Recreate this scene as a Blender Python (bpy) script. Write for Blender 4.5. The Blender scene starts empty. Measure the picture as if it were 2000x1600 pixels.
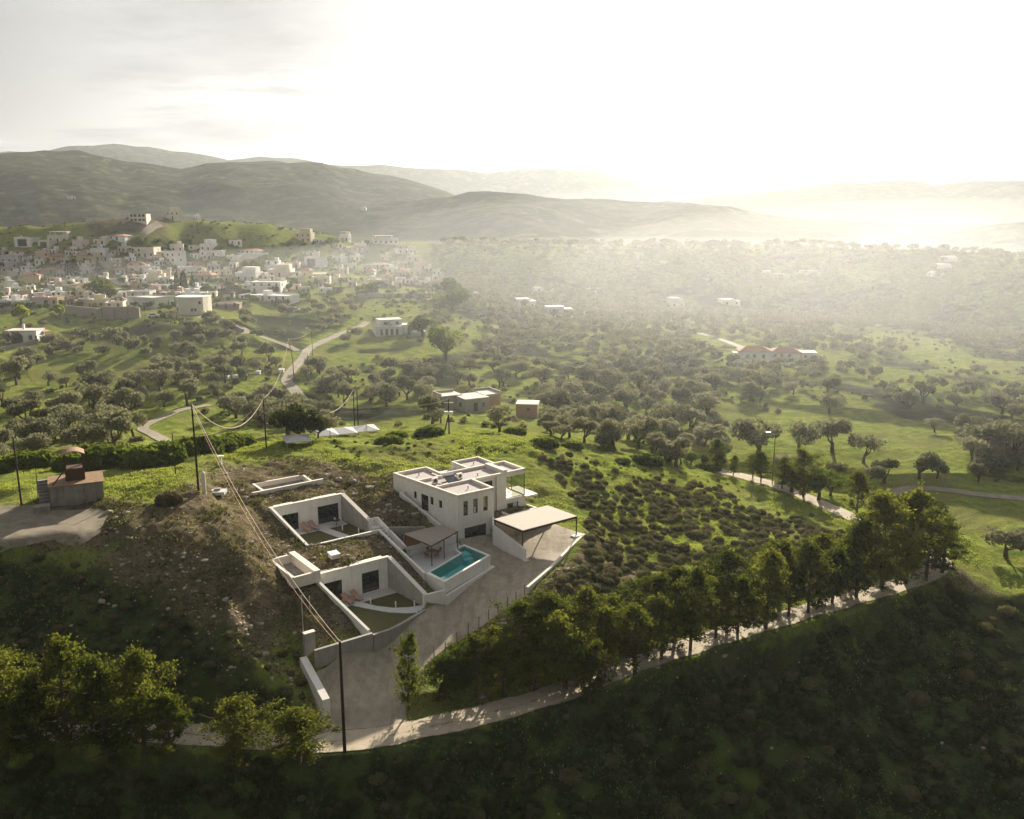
import bpy, math, random
import numpy as np
from mathutils import Vector, Matrix

# ------------------------------------------------------------------ camera, world, sun, exposure
SC = bpy.context.scene
COL = SC.collection
FPX, HOR, CAMZ = 1700.0, 430.0, 42.0
PITCH = math.atan((800 - HOR) / FPX)
cam_d = bpy.data.cameras.new('camera')
cam = bpy.data.objects.new('camera', cam_d); COL.objects.link(cam)
cam.location = (0, 0, CAMZ)
cam.rotation_euler = (math.pi / 2 - PITCH, 0, 0)
cam_d.sensor_fit = 'HORIZONTAL'; cam_d.sensor_width = 36.0
cam_d.lens = 36.0 * FPX / 2000.0
cam_d.clip_start = 1.0; cam_d.clip_end = 20000
SC.camera = cam

CLOUD_OFF = (2, 2, 8)
CLD_A, CLD_B = 0.045, 0.178
SUN_AZ, SUN_EL = math.radians(14.0), math.radians(18.2)
SUN = Vector((math.sin(SUN_AZ) * math.cos(SUN_EL), math.cos(SUN_AZ) * math.cos(SUN_EL), math.sin(SUN_EL)))
W = bpy.data.worlds.new('World'); SC.world = W; W.use_nodes = True
nt = W.node_tree; nt.nodes.clear()
def wn(t, **k):
    n = nt.nodes.new(t)
    for a, b in k.items(): setattr(n, a, b)
    return n
def wmath(op, a, b=None, clamp=False):
    n = wn('ShaderNodeMath', operation=op, use_clamp=clamp)
    for i, v in enumerate((a, b)):
        if v is None: continue
        if isinstance(v, (int, float)): n.inputs[i].default_value = v
        else: nt.links.new(v, n.inputs[i])
    return n.outputs[0]
sky = wn('ShaderNodeTexSky', sky_type='NISHITA', sun_disc=False)
sky.sun_elevation = SUN_EL; sky.sun_rotation = SUN_AZ
sky.altitude = 100; sky.air_density = 1.0; sky.dust_density = 2.5; sky.ozone_density = 1.0
tc = wn('ShaderNodeTexCoord'); sep = wn('ShaderNodeSeparateXYZ'); nt.links.new(tc.outputs['Generated'], sep.inputs[0])
zz = wmath('MAXIMUM', wmath('ADD', sep.outputs['Z'], 0.10), 0.02)
comb = wn('ShaderNodeCombineXYZ')
nt.links.new(wmath('DIVIDE', sep.outputs['X'], zz), comb.inputs[0])
nt.links.new(wmath('DIVIDE', sep.outputs['Y'], zz), comb.inputs[1])
nz = wn('ShaderNodeTexNoise'); nz.inputs['Scale'].default_value = 0.42; nz.inputs['Detail'].default_value = 9
nz.inputs['Roughness'].default_value = 0.56; nz.inputs['Distortion'].default_value = 0.5
coff = wn('ShaderNodeVectorMath', operation='ADD'); coff.inputs[1].default_value = CLOUD_OFF; nt.links.new(comb.outputs[0], coff.inputs[0])
nt.links.new(coff.outputs[0], nz.inputs['Vector'])
nz2 = wn('ShaderNodeTexNoise'); nz2.inputs['Scale'].default_value = 1.9; nz2.inputs['Detail'].default_value = 6
nt.links.new(coff.outputs[0], nz2.inputs['Vector'])
ramp = wn('ShaderNodeMapRange', interpolation_type='SMOOTHSTEP')
ramp.inputs['From Min'].default_value = 0.42; ramp.inputs['From Max'].default_value = 0.52
nt.links.new(nz.outputs['Fac'], ramp.inputs['Value'])
sd = wn('ShaderNodeVectorMath', operation='DOT_PRODUCT'); nt.links.new(tc.outputs['Generated'], sd.inputs[0]); sd.inputs[1].default_value = SUN
toward = wmath('MAXIMUM', sd.outputs['Value'], 0.0)
glow = wmath('ADD', wmath('MULTIPLY', wmath('POWER', toward, 22.0), 1.2), wmath('MULTIPLY', wmath('POWER', toward, 4.0), 0.16))
cl_b = wmath('ADD', wmath('MULTIPLY', nz2.outputs['Fac'], 1.2), 0.36)          # mottled cloud bellies
cl_v = wmath('ADD', wmath('MULTIPLY', cl_b, wmath('ADD', wmath('MULTIPLY', toward, CLD_A), CLD_B)), wmath('MULTIPLY', glow, 0.35))
clc = wn('ShaderNodeCombineColor')
nt.links.new(cl_v, clc.inputs[0]); nt.links.new(wmath('MULTIPLY', cl_v, 0.985), clc.inputs[1]); nt.links.new(wmath('MULTIPLY', cl_v, 0.965), clc.inputs[2])
SKY_STR = 0.09
skyc = wn('ShaderNodeVectorMath', operation='SCALE'); skyc.inputs['Scale'].default_value = 0.16
hs_ = wn('ShaderNodeHueSaturation'); hs_.inputs['Saturation'].default_value = 0.3; nt.links.new(sky.outputs[0], hs_.inputs['Color'])
nt.links.new(hs_.outputs[0], skyc.inputs[0])
# white veil of high thin cloud in the open sky near the sun
veil = wn('ShaderNodeVectorMath', operation='SCALE'); veil.inputs[0].default_value = (1.0, 0.985, 0.95)
nt.links.new(wmath('MULTIPLY', wmath('ADD', wmath('ADD', wmath('POWER', toward, 5.0), wmath('MULTIPLY', wmath('POWER', toward, 2.0), 0.28)), wmath('MULTIPLY', glow, 0.8)), 3.0), veil.inputs['Scale'])
addv = wn('ShaderNodeVectorMath', operation='ADD'); nt.links.new(skyc.outputs[0], addv.inputs[0]); nt.links.new(veil.outputs[0], addv.inputs[1])
clsc = wn('ShaderNodeVectorMath', operation='SCALE'); clsc.inputs['Scale'].default_value = 10.0; nt.links.new(clc.outputs[0], clsc.inputs[0])
mixs = wn('ShaderNodeMix', data_type='RGBA')
nt.links.new(wmath('MULTIPLY', ramp.outputs[0], 0.9), mixs.inputs['Factor'])
nt.links.new(addv.outputs[0], mixs.inputs['A']); nt.links.new(clsc.outputs[0], mixs.inputs['B'])
bg = wn('ShaderNodeBackground'); bg.inputs['Strength'].default_value = SKY_STR
nt.links.new(mixs.outputs['Result'], bg.inputs['Color'])
wo = wn('ShaderNodeOutputWorld'); nt.links.new(bg.outputs[0], wo.inputs['Surface'])

sl = bpy.data.lights.new('sun', 'SUN'); sl.energy = 5.0; sl.angle = math.radians(0.6); sl.color = (1.0, 0.88, 0.70)
so = bpy.data.objects.new('sun', sl); COL.objects.link(so); so.rotation_euler = SUN.to_track_quat('Z', 'Y').to_euler()
so.location = SUN * 500
SC.view_settings.view_transform = 'Standard'; SC.view_settings.look = 'None'
SC.view_settings.exposure = 1.4; SC.view_settings.gamma = 1; SC.view_settings.use_curve_mapping = False
SC.cycles.use_denoising = True
SC.cycles.max_bounces = 6; SC.cycles.diffuse_bounces = 2; SC.cycles.glossy_bounces = 2
SC.cycles.transmission_bounces = 3; SC.cycles.transparent_max_bounces = 6; SC.cycles.volume_bounces = 0
SC.cycles.caustics_reflective = False; SC.cycles.caustics_refractive = False
SC.cycles.sample_clamp_indirect = 4.0

# ------------------------------------------------------------------ survey helpers
HAZE_D, HAZE_G = 0.000070, 0.52
R_ = random.Random(7)
RN = np.random.default_rng(11)
def ray(u, v):
    d = Vector(((u - 1000) / FPX, 1.0, -(v - 800) / FPX))
    c, s = math.cos(PITCH), math.sin(PITCH)
    return Vector((d.x, c * d.y + s * d.z, -s * d.y + c * d.z))
def atz(u, v, z):
    w = ray(u, v); t = (z - CAMZ) / w.z
    return (w.x * t, w.y * t)
def proj(x, y, z):
    c, s = math.cos(PITCH), math.sin(PITCH)
    dz = z - CAMZ; Y = c * y - s * dz; Z = s * y + c * dz
    return 1000 + FPX * x / Y, 800 - FPX * Z / Y
A0 = math.radians(36.5); CA, SA = math.cos(A0), math.sin(A0)
OX, OY = -7.2, 109.8                       # front corner of the house, origin of the building grid
def LW(x, y): return (OX + x * CA - y * SA, OY + x * SA + y * CA)
def WL(x, y): x = x - OX; y = y - OY; return (x * CA + y * SA, -x * SA + y * CA)

def hashn(i, j, s):
    i = i.astype(np.int64); j = j.astype(np.int64)
    h = (i * 374761393 + j * 668265263 + s * 2147483647) & 0xffffffff
    h = ((h ^ (h >> 13)) * 1274126177) & 0xffffffff
    h = h ^ (h >> 16)
    return (h & 0xffff) / 65535.0
def vn(x, y, s=0):
    x = np.asarray(x, float); y = np.asarray(y, float)
    xi = np.floor(x); yi = np.floor(y); fx = x - xi; fy = y - yi
    fx = fx * fx * (3 - 2 * fx); fy = fy * fy * (3 - 2 * fy)
    a = hashn(xi, yi, s); b = hashn(xi + 1, yi, s); c = hashn(xi, yi + 1, s); d = hashn(xi + 1, yi + 1, s)
    return (a + (b - a) * fx) * (1 - fy) + (c + (d - c) * fx) * fy - 0.5
def fbm(x, y, o=4, s=0):
    t = 0; a = 1.0
    for k in range(o): t = t + a * vn(x * 2 ** k + 17.3 * k, y * 2 ** k - 9.1 * k, s + k); a *= 0.5
    return t
def sst(a, b, x):
    t = np.clip((x - a) / (b - a), 0, 1); return t * t * (3 - 2 * t)
def inpoly(x, y, poly):
    x = np.asarray(x, float); y = np.asarray(y, float); r = np.zeros(x.shape, bool); n = len(poly)
    for i in range(n):
        x0, y0 = poly[i]; x1, y1 = poly[(i + 1) % n]
        if y0 == y1: continue
        c = ((y0 > y) != (y1 > y)) & (x < (x1 - x0) * (y - y0) / (y1 - y0) + x0); r ^= c
    return r
def polydist(x, y, pl, closed=False):
    best = np.full(np.shape(x), 1e9); par = np.zeros(np.shape(x)); n = len(pl)
    for i in range(n if closed else n - 1):
        ax, ay = pl[i][:2]; bx, by = pl[(i + 1) % n][:2]; dx, dy = bx - ax, by - ay; L = dx * dx + dy * dy + 1e-9
        t = np.clip(((x - ax) * dx + (y - ay) * dy) / L, 0, 1)
        d = np.hypot(x - ax - t * dx, y - ay - t * dy); m = d < best
        best = np.where(m, d, best); par = np.where(m, i + t, par)
    return best, par

# ------------------------------------------------------------------ terrain: surveyed heights
PIX = '''388,960,8 250,1040,7 100,1030,7 150,985,7.3 0,1050,7 0,1000,7.5 60,960,7.5 300,940,7.8 250,925,7 0,945,7 400,890,6.5 540,872,5 620,858,4.5
700,880,4.9 760,868,4.6 950,860,4.1 850,853,4.3 1020,866,3.6 1100,878,1.6 1200,897,-1.6 1300,917,-4.4 1430,935,-8 1560,990,-8 1200,960,-2.0 1200,1040,-2.8 1300,1000,-4.5
1400,1000,-6.2 1500,1000,-7.6 1400,1080,-6.2 1300,1100,-4.8 1200,1120,-4.0 1500,1100,-7.2 1600,1060,-7.9 1640,1040,-8 1110,950,0.2 1150,1000,-1.2
1700,1500,-18.3 700,1500,-8 700,1600,-11.5 300,1520,-9 300,1600,-12 0,1500,-8.8 0,1600,-12 1000,1450,-8.5 1000,1600,-13 1300,1350,-9.5 1300,1500,-14 1500,1300,-11
1500,1450,-15 1500,1600,-18 1700,1250,-12 1700,1400,-16 1700,1600,-20 1950,1200,-12 1950,1400,-17 1950,1600,-21 1880,1130,-9 2000,1165,-10.6
1950,1100,-10.5 1950,1000,-10.9 1900,950,-11 588,1285,-3 500,1300,-1.6 450,1200,1.5 350,1150,3 250,1120,3.6 350,1060,6 450,1000,6.6 300,1250,-.5 300,1350,-4
500,1380,-4.8 150,1150,3 100,1250,-.5 100,1350,-4 0,1120,4 0,1250,-.5 0,1350,-4 480,1100,4.2
250,840,-3 0,900,-1 0,850,-3 150,820,-3.5 400,830,-3.5 480,820,-4 440,865,1 680,822,-5.5 640,842,-3
300,760,-3 100,760,-3 0,700,0 50,672,1.5 200,700,0 300,690,1 150,640,4 300,625,7.5 100,605,8.3 0,605,8 400,620,7 470,640,4 560,740,-3.5 590,700,-2.5 620,670,-1.5
700,640,0 560,620,3 640,600,5 770,660,-1 850,620,1 850,570,4 920,580,1 750,560,7 600,560,9 500,570,9 350,570,9 200,560,10 0,560,10 0,520,14 200,520,14 400,520,15
600,520,14 750,520,11 850,520,6 0,480,22 200,480,23 400,490,20 600,480,22 750,480,19 820,500,12 200,455,32 450,450,33 600,452,31 100,445,36 
900,800,-7 1030,812,-7.5 800,760,-6 700,720,-4.5 950,700,-7 1100,720,-9 1030,610,-5 1100,600,-6 1000,650,-6.5 1300,850,-10.5 1200,780,-9.5 1500,830,-11 1700,860,-11.5
1900,900,-11.5 1990,960,-11.3 1800,960,-11 1560,930,-10.5 1700,980,-10.2 1500,700,-11 1300,700,-10 1300,600,-9 1500,600,-11 1800,650,-12 2000,700,-12 1650,560,-11
1900,560,-10 1500,530,-11 1300,530,-9 1100,540,-6'''
LOC = [(2,-3,-.4),(8,-5,-.2),(13,-6,0),(0,-10,-1.7),(-4,-13,-2.1),(3,-8,-1.0),(-9,-12,-2.8),(-12,-14.5,-3.3),(-20,-15,-4.3),(-26,-15.5,-4.7),(-24,-20,-5.3),(5,-10,-.8),(9,-10,-.4),
 (6.5,-1,-.2),(14,-1,.1),(3,17,4.8),(9,17,4.0),(15,16,3.0),(18,8,1.0),(17,3,.5),(17,-3,.1),(17.5,-8,-.5),(5,-15,-.5),(9,-12.8,-.25),(13.5,-10.6,0),(0,-17.6,-.9),(2,-21,-3.0),(9,-17.5,-2.4),(14,-15,-1.6),(21,-2,-.6),
 (-6,-18.5,-2.6),(-14,-21,-5.0),(-3.2,12,4.0),(-2.9,8,2.85),(-2.3,4.5,1.6),(-6,12,4.3),(-6,7.5,3.0),(-8.5,10,3.3),(-15,17,5.2),(-20.5,17,5.3),(-25,17,5.8),(-21,12,4.1),(-21.5,8,3.2),(-22.5,12,4.4),(-15,21,5.4),(-13,26,5.4),
 (-24,8,3.9),(-22,4,2.6),(-27,0,3.4),(-27,-4,2.0),(-24,-8,.1),(-23,-12,-1.6),(-27,-11.5,-2.4),(-30,-15,-3.8),(-31,-9,-1.2),(-32,-3,1.6),
 (-11,4,2.2),(-11,-3,.9),(-11,-9,-.9),(-17,-2,2.0),(-17,3.2,2.3),(-7,5.5,2.6),(-4,4,1.9),(-13,7,3.0),(-9,14,4.2)]
ROAD_PX = [(-260,1450,-6.2),(-120,1443,-6.2),(0,1437,-6.2),(100,1432,-6.2),(300,1430,-6.2),(450,1442,-6.2),(600,1450,-6.2),(700,1445,-6.2),(820,1425,-6.2),(950,1395,-6.3),(1080,1358,-6.4),
 (1200,1312,-6.6),(1350,1262,-6.8),(1480,1223,-7.0),(1600,1188,-7.2),(1700,1160,-7.5),(1790,1132,-7.8),(1835,1105,-8.0),(1815,1078,-8.2),(1755,1048,-8.3),(1690,1022,-8.4),
 (1600,982,-8.5),(1520,950,-8.6),(1430,925,-8.8),(1380,915,-9.3)]
def P3(u, v, z): return (*atz(u, v, z), z)
ROAD = [P3(*p) for p in ROAD_PX]
pts = [P3(*map(float, q.split(','))) for q in PIX.split()]
pts += [(*LW(x, y), z) for x, y, z in LOC] + ROAD
pts += [(0, 2200, -5), (900, 2200, -5), (-900, 2200, -5), (-500, 900, 20), (600, 1300, -8), (200, 1300, -5), (-60, 30, -16), (0, 30, -20), (60, 40, -24), (-1500, 2000, 0), (1600, 2000, 0), (120, 60, -22), (-110, 60, -9)]
pts = np.array(pts)
def warp(x, y):
    r = np.hypot(x, np.maximum(y, -1e9)); r = np.maximum(r, 40.0)
    az = np.clip(np.arctan2(x, y), -1.2, 1.2)
    return az * 2.2, np.log(r / 100.0)
pa, pb = warp(pts[:, 0], pts[:, 1])
def kern(r): return np.sqrt(r * r + 1e-5) * -1.0
D = np.hypot(pa[:, None] - pa[None], pb[:, None] - pb[None])
n = len(pa); M = np.zeros((n + 3, n + 3)); M[:n, :n] = kern(D) - np.eye(n) * 0.004
M[:n, n] = 1; M[:n, n + 1] = pa; M[:n, n + 2] = pb; M[n:, :n] = M[:n, n:].T
sol = np.linalg.solve(M, np.concatenate([pts[:, 2], np.zeros(3)]))
def rbf(x, y):
    a, b = warp(x, y); z = sol[n] + sol[n + 1] * a + sol[n + 2] * b
    for k in range(n): z = z + sol[k] * kern(np.hypot(a - pa[k], b - pb[k]))
    return z
def px_az(u): w = ray(u, HOR); return math.atan2(w.x, w.y)
def px_el(u, v): w = ray(u, v); return w.z / math.hypot(w.x, w.y)
RIDGES = [  # distance, start, crest seen from the survey point
 (3300, 2500, [(-400,300),(0,298),(60,292),(140,290),(220,288),(300,293),(380,302),(460,309),(560,312),(640,318),(760,326),(870,326),(960,332),(1050,325),(1150,328),(1200,345),(1300,362),(1400,378),(1500,390),(2400,400)]),
 (1750, 760, [(-500,300),(-100,294),(0,295),(90,294),(160,299),(210,308),(260,321),(320,325),(370,329),(415,316),(460,311),(520,314),(600,318),(643,319),(655,322),(720,335),(800,346),(860,368),(900,390),(960,415),(1100,440),(2400,450)]),
 (1250, 640, [(-500,470),(300,470),(520,455),(620,425),(700,411),(800,393),(880,388),(950,380),(1000,385),(1040,389),(1150,387),(1280,394),(1400,401),(1480,410),(1600,430),(2400,450)]),
 (2500, 1700, [(-500,420),(1200,410),(1380,386),(1460,378),(1560,364),(1650,356),(1740,347),(1790,349),(1830,358),(1900,353),(2000,355),(2400,350)]),
 (980, 560, [(-500,500),(1500,500),(1620,488),(1700,478),(1800,460),(1860,447),(1920,437),(2000,434),(2400,425)]),
 (640, 520, [(-500,440),(0,440),(100,438),(180,426),(270,421),(350,424),(430,428),(520,432),(600,445),(700,470),(2400,500)]),
]
def ridges(x, y, z):
    az = np.arctan2(x, np.maximum(y, 1)); r = np.hypot(x, y)
    for k, (Dk, r0, prof) in enumerate(RIDGES):
        aa = np.array([px_az(p[0]) for p in prof]); ee = np.array([px_el(*p) for p in prof])
        crest = CAMZ + Dk * np.interp(az, aa, ee)
        wob = 1 + 0.10 * fbm(az * 9 + k * 5, r * 0 + k, 3, 40 + k)
        t = (r / wob - r0) / (Dk - r0)
        up = sst(0, 1, t) * 0.45 + np.clip(t, 0, 1) * 0.55
        back = np.clip(1 - (t - 1) * 0.35, 0.0, 1)
        base = -6.0
        rel = fbm(x / (Dk * .09), y / (Dk * .09), 4, 60 + k) * Dk * 0.022 * np.clip(t, 0, 1) * np.clip(1.15 - t, 0, 1) * 1.6
        zr = base + (crest - base) * np.where(t < 1, up, back) + rel
        zr = np.where((t > 0) & (y > 0), zr, -1e3)
        w = 6.0 if Dk < 700 else 12.0
        z = np.where(zr > z - w, np.where(zr > z + w, zr, (zr + w - z) ** 2 / (4 * w) + z), z)
    return z

# yard and other flat places
YARD = [LW(*p) for p in [(5.9,-.2),(14.6,-2),(15.2,-8.3),(11.3,-10.2),(4.6,-13.9),(-1.0,-16.6),(-5.3,-16.9),(-9.6,-17.1)]] + \
       [P3(872,1262,-3.9)[:2], P3(835,1300,-4.6)[:2], P3(800,1345,-5.3)[:2], P3(792,1390,-5.9)[:2], P3(800,1425,-6.1)[:2], P3(700,1440,-6.2)[:2], P3(640,1445,-6.1)[:2]] + \
       [LW(*p) for p in [(-29.3,-21),(-28,-15),(-26.8,-14.2),(-20.2,-13.6),(-15.5,-12.9),(-11.8,-11.6),(-8.5,-10.2),(-.2,-7),(-.6,-2.0),(0,-.2)]]
TRACKS = {   # other roads and paths: (polyline pixels, half width)
 'village_track': ([(598,790,-5),(575,762,-4),(560,742,-3.6),(572,722,-3),(592,700,-2.5),(604,682,-2),(635,666,-1.4),(672,650,-.6),(700,640,0),(720,630,.5)], 1.7),
 'lane_by_the_slope': ([(500,655,2),(530,665,.8),(560,675,-.6),(585,688,-2)], 1.3),
 'village_lane': ([(392,618,7),(420,628,6),(445,632,5),(470,642,4.2),(478,655,3)], 2.2),
 'valley_track': ([(1690,985,-10),(1760,958,-11),(1820,955,-11),(1900,965,-11),(1970,972,-11.2),(2060,980,-11.4)], 1.6),
 'field_path': ([(340,870,-1),(300,850,-3),(280,835,-3.2),(320,815,-3.5),(360,800,-3.5),(420,790,-3.6)], 1.3),
 'far_lane': ([(1290,640,-10),(1380,655,-10.5),(1450,680,-11),(1490,700,-11)], 1.8),
}
TR = {k: [P3(*q) for q in v[0]] for k, v in TRACKS.items()}
PATH_HUT = [P3(*q)[:2] for q in [(-60,985,7.3),(70,990,7.3),(100,1000,7.2),(190,995,7.2),(212,1008,7.1),(195,1038,7.0),(150,1055,7.0),(100,1048,7),(40,1058,7.0),(-60,1072,7)]]
# building cut-outs on the building grid: polygon, floor level
P1 = [(-19.9,14.6),(-19.3,4.3),(-9.4,4.3),(-9.1,7.4),(-9.8,14.6)]
P2 = [(-21.9,-2.8),(-20.1,-13.1),(-15.8,-12.5),(-11.6,-11.0),(-11.3,-10.2),(-12.1,-2.8)]
STAIR = [(-9.3,7.4),(-9.3,-.2),(-8.0,-.2),(-8.0,7.4)]
DECK = [(-9.4,-7.4),(-9.4,0.1),(-1.0,0.1),(0.0,-0.0),(-.4,-2.1),(.3,-7.2),(-8.9,-10.9)]
WELL1 = [(-18.8,24.0),(-11.3,24.0),(-11.6,20.3),(-18.8,19.9)]
WELL2 = [(-24.9,2.4),(-22.2,2.5),(-22.1,-4.2),(-24.8,-4.3)]
HOUSE = [(0,0),(-1.7,14.3),(3.6,14.3),(13.2,14.5),(15,14.5),(15,4.9),(9.8,4.9),(5.9,4.9),(5.9,0)]
WALK = [(-.25,2),(-1.5,11.3),(-2.2,11.3),(-.9,2)]
CUTS = [(P1,1.0),(P2,-2.3),(STAIR,-.6),(DECK,-1.6),(WELL1,4.3),(WELL2,1.2),(HOUSE,-.9),(WALK,.9),([(-8,.3),(-.5,.3),(-1,2.1),(-3.8,2.1),(-8,4.2)],.9)]

def axis(lo1, lo0, hi0, hi1, far):
    a = list(np.arange(lo0, hi0 + 1e-6, 0.25)); s = 0.5; x = lo0
    left = []
    while x > lo1: x -= .5; left.append(x)
    while x > -far: s *= 1.055; x -= s; left.append(x)
    s = .5; x = hi0; right = []
    while x < hi1: x += .5; right.append(x)
    while x < far: s *= 1.055; x += s; right.append(x)
    return np.array(left[::-1] + a + right)
GX = axis(-78, -31, 18, 62, 5200); GY = axis(-60, -24, 28, 64, 5200)
LX, LY = np.meshgrid(GX, GY)
WX = OX + LX * CA - LY * SA; WY = OY + LX * SA + LY * CA
Z = rbf(WX, WY)
RR = np.hypot(WX, WY)
Z = np.where(RR > 1500, Z * (1 - sst(1500, 2500, RR)) - 5 * sst(1500, 2500, RR), Z)
Z = ridges(WX, WY, Z)
yard_in = inpoly(WX, WY, YARD); yd, _ = polydist(WX, WY, YARD, True); ysd = np.where(yard_in, -yd, yd)
rd, rp = polydist(WX, WY, ROAD); rz = np.interp(rp, np.arange(len(ROAD)), [p[2] for p in ROAD])
hp_in = inpoly(WX, WY, PATH_HUT); hd, _ = polydist(WX, WY, PATH_HUT, True); hsd = np.where(hp_in, -hd, hd)
hut_c = P3(150, 985, 7.3); hutd = np.hypot(WX - hut_c[0], WY - hut_c[1])
flat = np.minimum(np.minimum(sst(-0.5, 2.0, ysd), sst(2.2, 4.5, rd)), np.minimum(sst(-1.5, 1.5, hsd), sst(3.5, 6, hutd)))
soilroof = inpoly(LX, LY, [(-22,-4),(-9,-9),(-9,18),(-21,18)]).astype(float)
rough = flat * (1 - 0.75 * soilroof)
near = 1 - sst(150, 400, RR)
Z = Z + rough * (fbm(WX / 26, WY / 26, 2, 3) * .8 * sst(20, 60, polydist(LX, LY, [(-15,0),(8,5)])[0]) + near * (fbm(WX / 5, WY / 5, 3, 5) * 0.75 + fbm(WX / 1.1, WY / 1.1, 2, 9) * 0.28)
      + (1 - near) * fbm(WX / 12, WY / 12, 3, 6) * 1.1)
far_r = sst(600, 1200, RR)
Z = Z + far_r * fbm(WX / 45, WY / 45, 3, 8) * 6.0
rw = 1 - sst(2.3, 4.5, rd); Z = Z * (1 - rw) + (rz) * rw
for k, pl in TR.items():
    d, p = polydist(WX, WY, pl); hw = TRACKS[k][1]; w = 1 - sst(hw + .3, hw + 4, d)
    if k == 'hillside_lane': continue
    zc = np.interp(p, np.arange(len(pl)), [q[2] for q in pl]); Z = Z * (1 - w) + zc * w
hw = 1 - sst(-2, 2, hsd); Z = Z * (1 - hw) + 7.15 * hw
Zopen = Z.copy()
for poly, fl in CUTS:
    m = inpoly(LX, LY, poly); Z = np.where(m, fl, Z)
def bil(Zg, x, y):
    x, y = WL(np.asarray(x, float), np.asarray(y, float))
    i = np.clip(np.searchsorted(GX, x) - 1, 0, len(GX) - 2); j = np.clip(np.searchsorted(GY, y) - 1, 0, len(GY) - 2)
    fx = (x - GX[i]) / (GX[i + 1] - GX[i]); fy = (y - GY[j]) / (GY[j + 1] - GY[j])
    fx = np.clip(fx, 0, 1); fy = np.clip(fy, 0, 1)
    return (Zg[j, i] * (1 - fx) + Zg[j, i + 1] * fx) * (1 - fy) + (Zg[j + 1, i] * (1 - fx) + Zg[j + 1, i + 1] * fx) * fy
def gz(x, y): return float(bil(Z, x, y))
_T = np.concatenate([np.arange(50, 700, .5), np.arange(700, 4000, 4)])
def hit(u, v, tmin=0):
    """where the sight line through a surveyed picture point meets the ground"""
    w = ray(u, v); h = math.hypot(w.x, w.y); t = _T[_T > tmin] / h
    zz_ = CAMZ + w.z * t - bil(Zopen, w.x * t, w.y * t)
    k = np.argmax(zz_ < 0) if (zz_ < 0).any() else len(t) - 1
    return (w.x * t[k], w.y * t[k], float(bil(Zopen, w.x * t[k], w.y * t[k])))

# ------------------------------------------------------------------ materials
def mat(name, col, rough=0.85, noise=0.0, scale=5.0, col2=None, bump=0.0, spec=0.3, metal=0.0, coord='Object', detail=6, sharp=None, trans=0.0):
    m = bpy.data.materials.new(name); m.use_nodes = True; t = m.node_tree
    b = t.nodes['Principled BSDF']; b.inputs['Roughness'].default_value = rough; b.inputs['Metallic'].default_value = metal
    b.inputs['Specular IOR Level'].default_value = spec
    c4 = (*col, 1); b.inputs['Base Color'].default_value = c4
    if noise or col2:
        c2 = (*(col2 if col2 else [c * (1 - noise) for c in col]), 1)
        tcn = t.nodes.new('ShaderNodeTexCoord'); nn = t.nodes.new('ShaderNodeTexNoise'); nn.inputs['Scale'].default_value = scale; nn.inputs['Detail'].default_value = detail
        nn.inputs['Roughness'].default_value = .65
        if coord == 'World':
            g = t.nodes.new('ShaderNodeNewGeometry'); t.links.new(g.outputs['Position'], nn.inputs['Vector'])
        else: t.links.new(tcn.outputs[coord], nn.inputs['Vector'])
        mr = t.nodes.new('ShaderNodeMapRange'); lo, hi = sharp or (.3, .7)
        mr.inputs['From Min'].default_value = lo; mr.inputs['From Max'].default_value = hi; t.links.new(nn.outputs['Fac'], mr.inputs['Value'])
        mx = t.nodes.new('ShaderNodeMix'); mx.data_type = 'RGBA'; mx.inputs['A'].default_value = c4; mx.inputs['B'].default_value = c2
        t.links.new(mr.outputs[0], mx.inputs['Factor']); t.links.new(mx.outputs['Result'], b.inputs['Base Color'])
        if bump:
            bp = t.nodes.new('ShaderNodeBump'); bp.inputs['Strength'].default_value = 1; bp.inputs['Distance'].default_value = bump
            t.links.new(nn.outputs['Fac'], bp.inputs['Height']); t.links.new(bp.outputs[0], b.inputs['Normal'])
    return m
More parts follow.
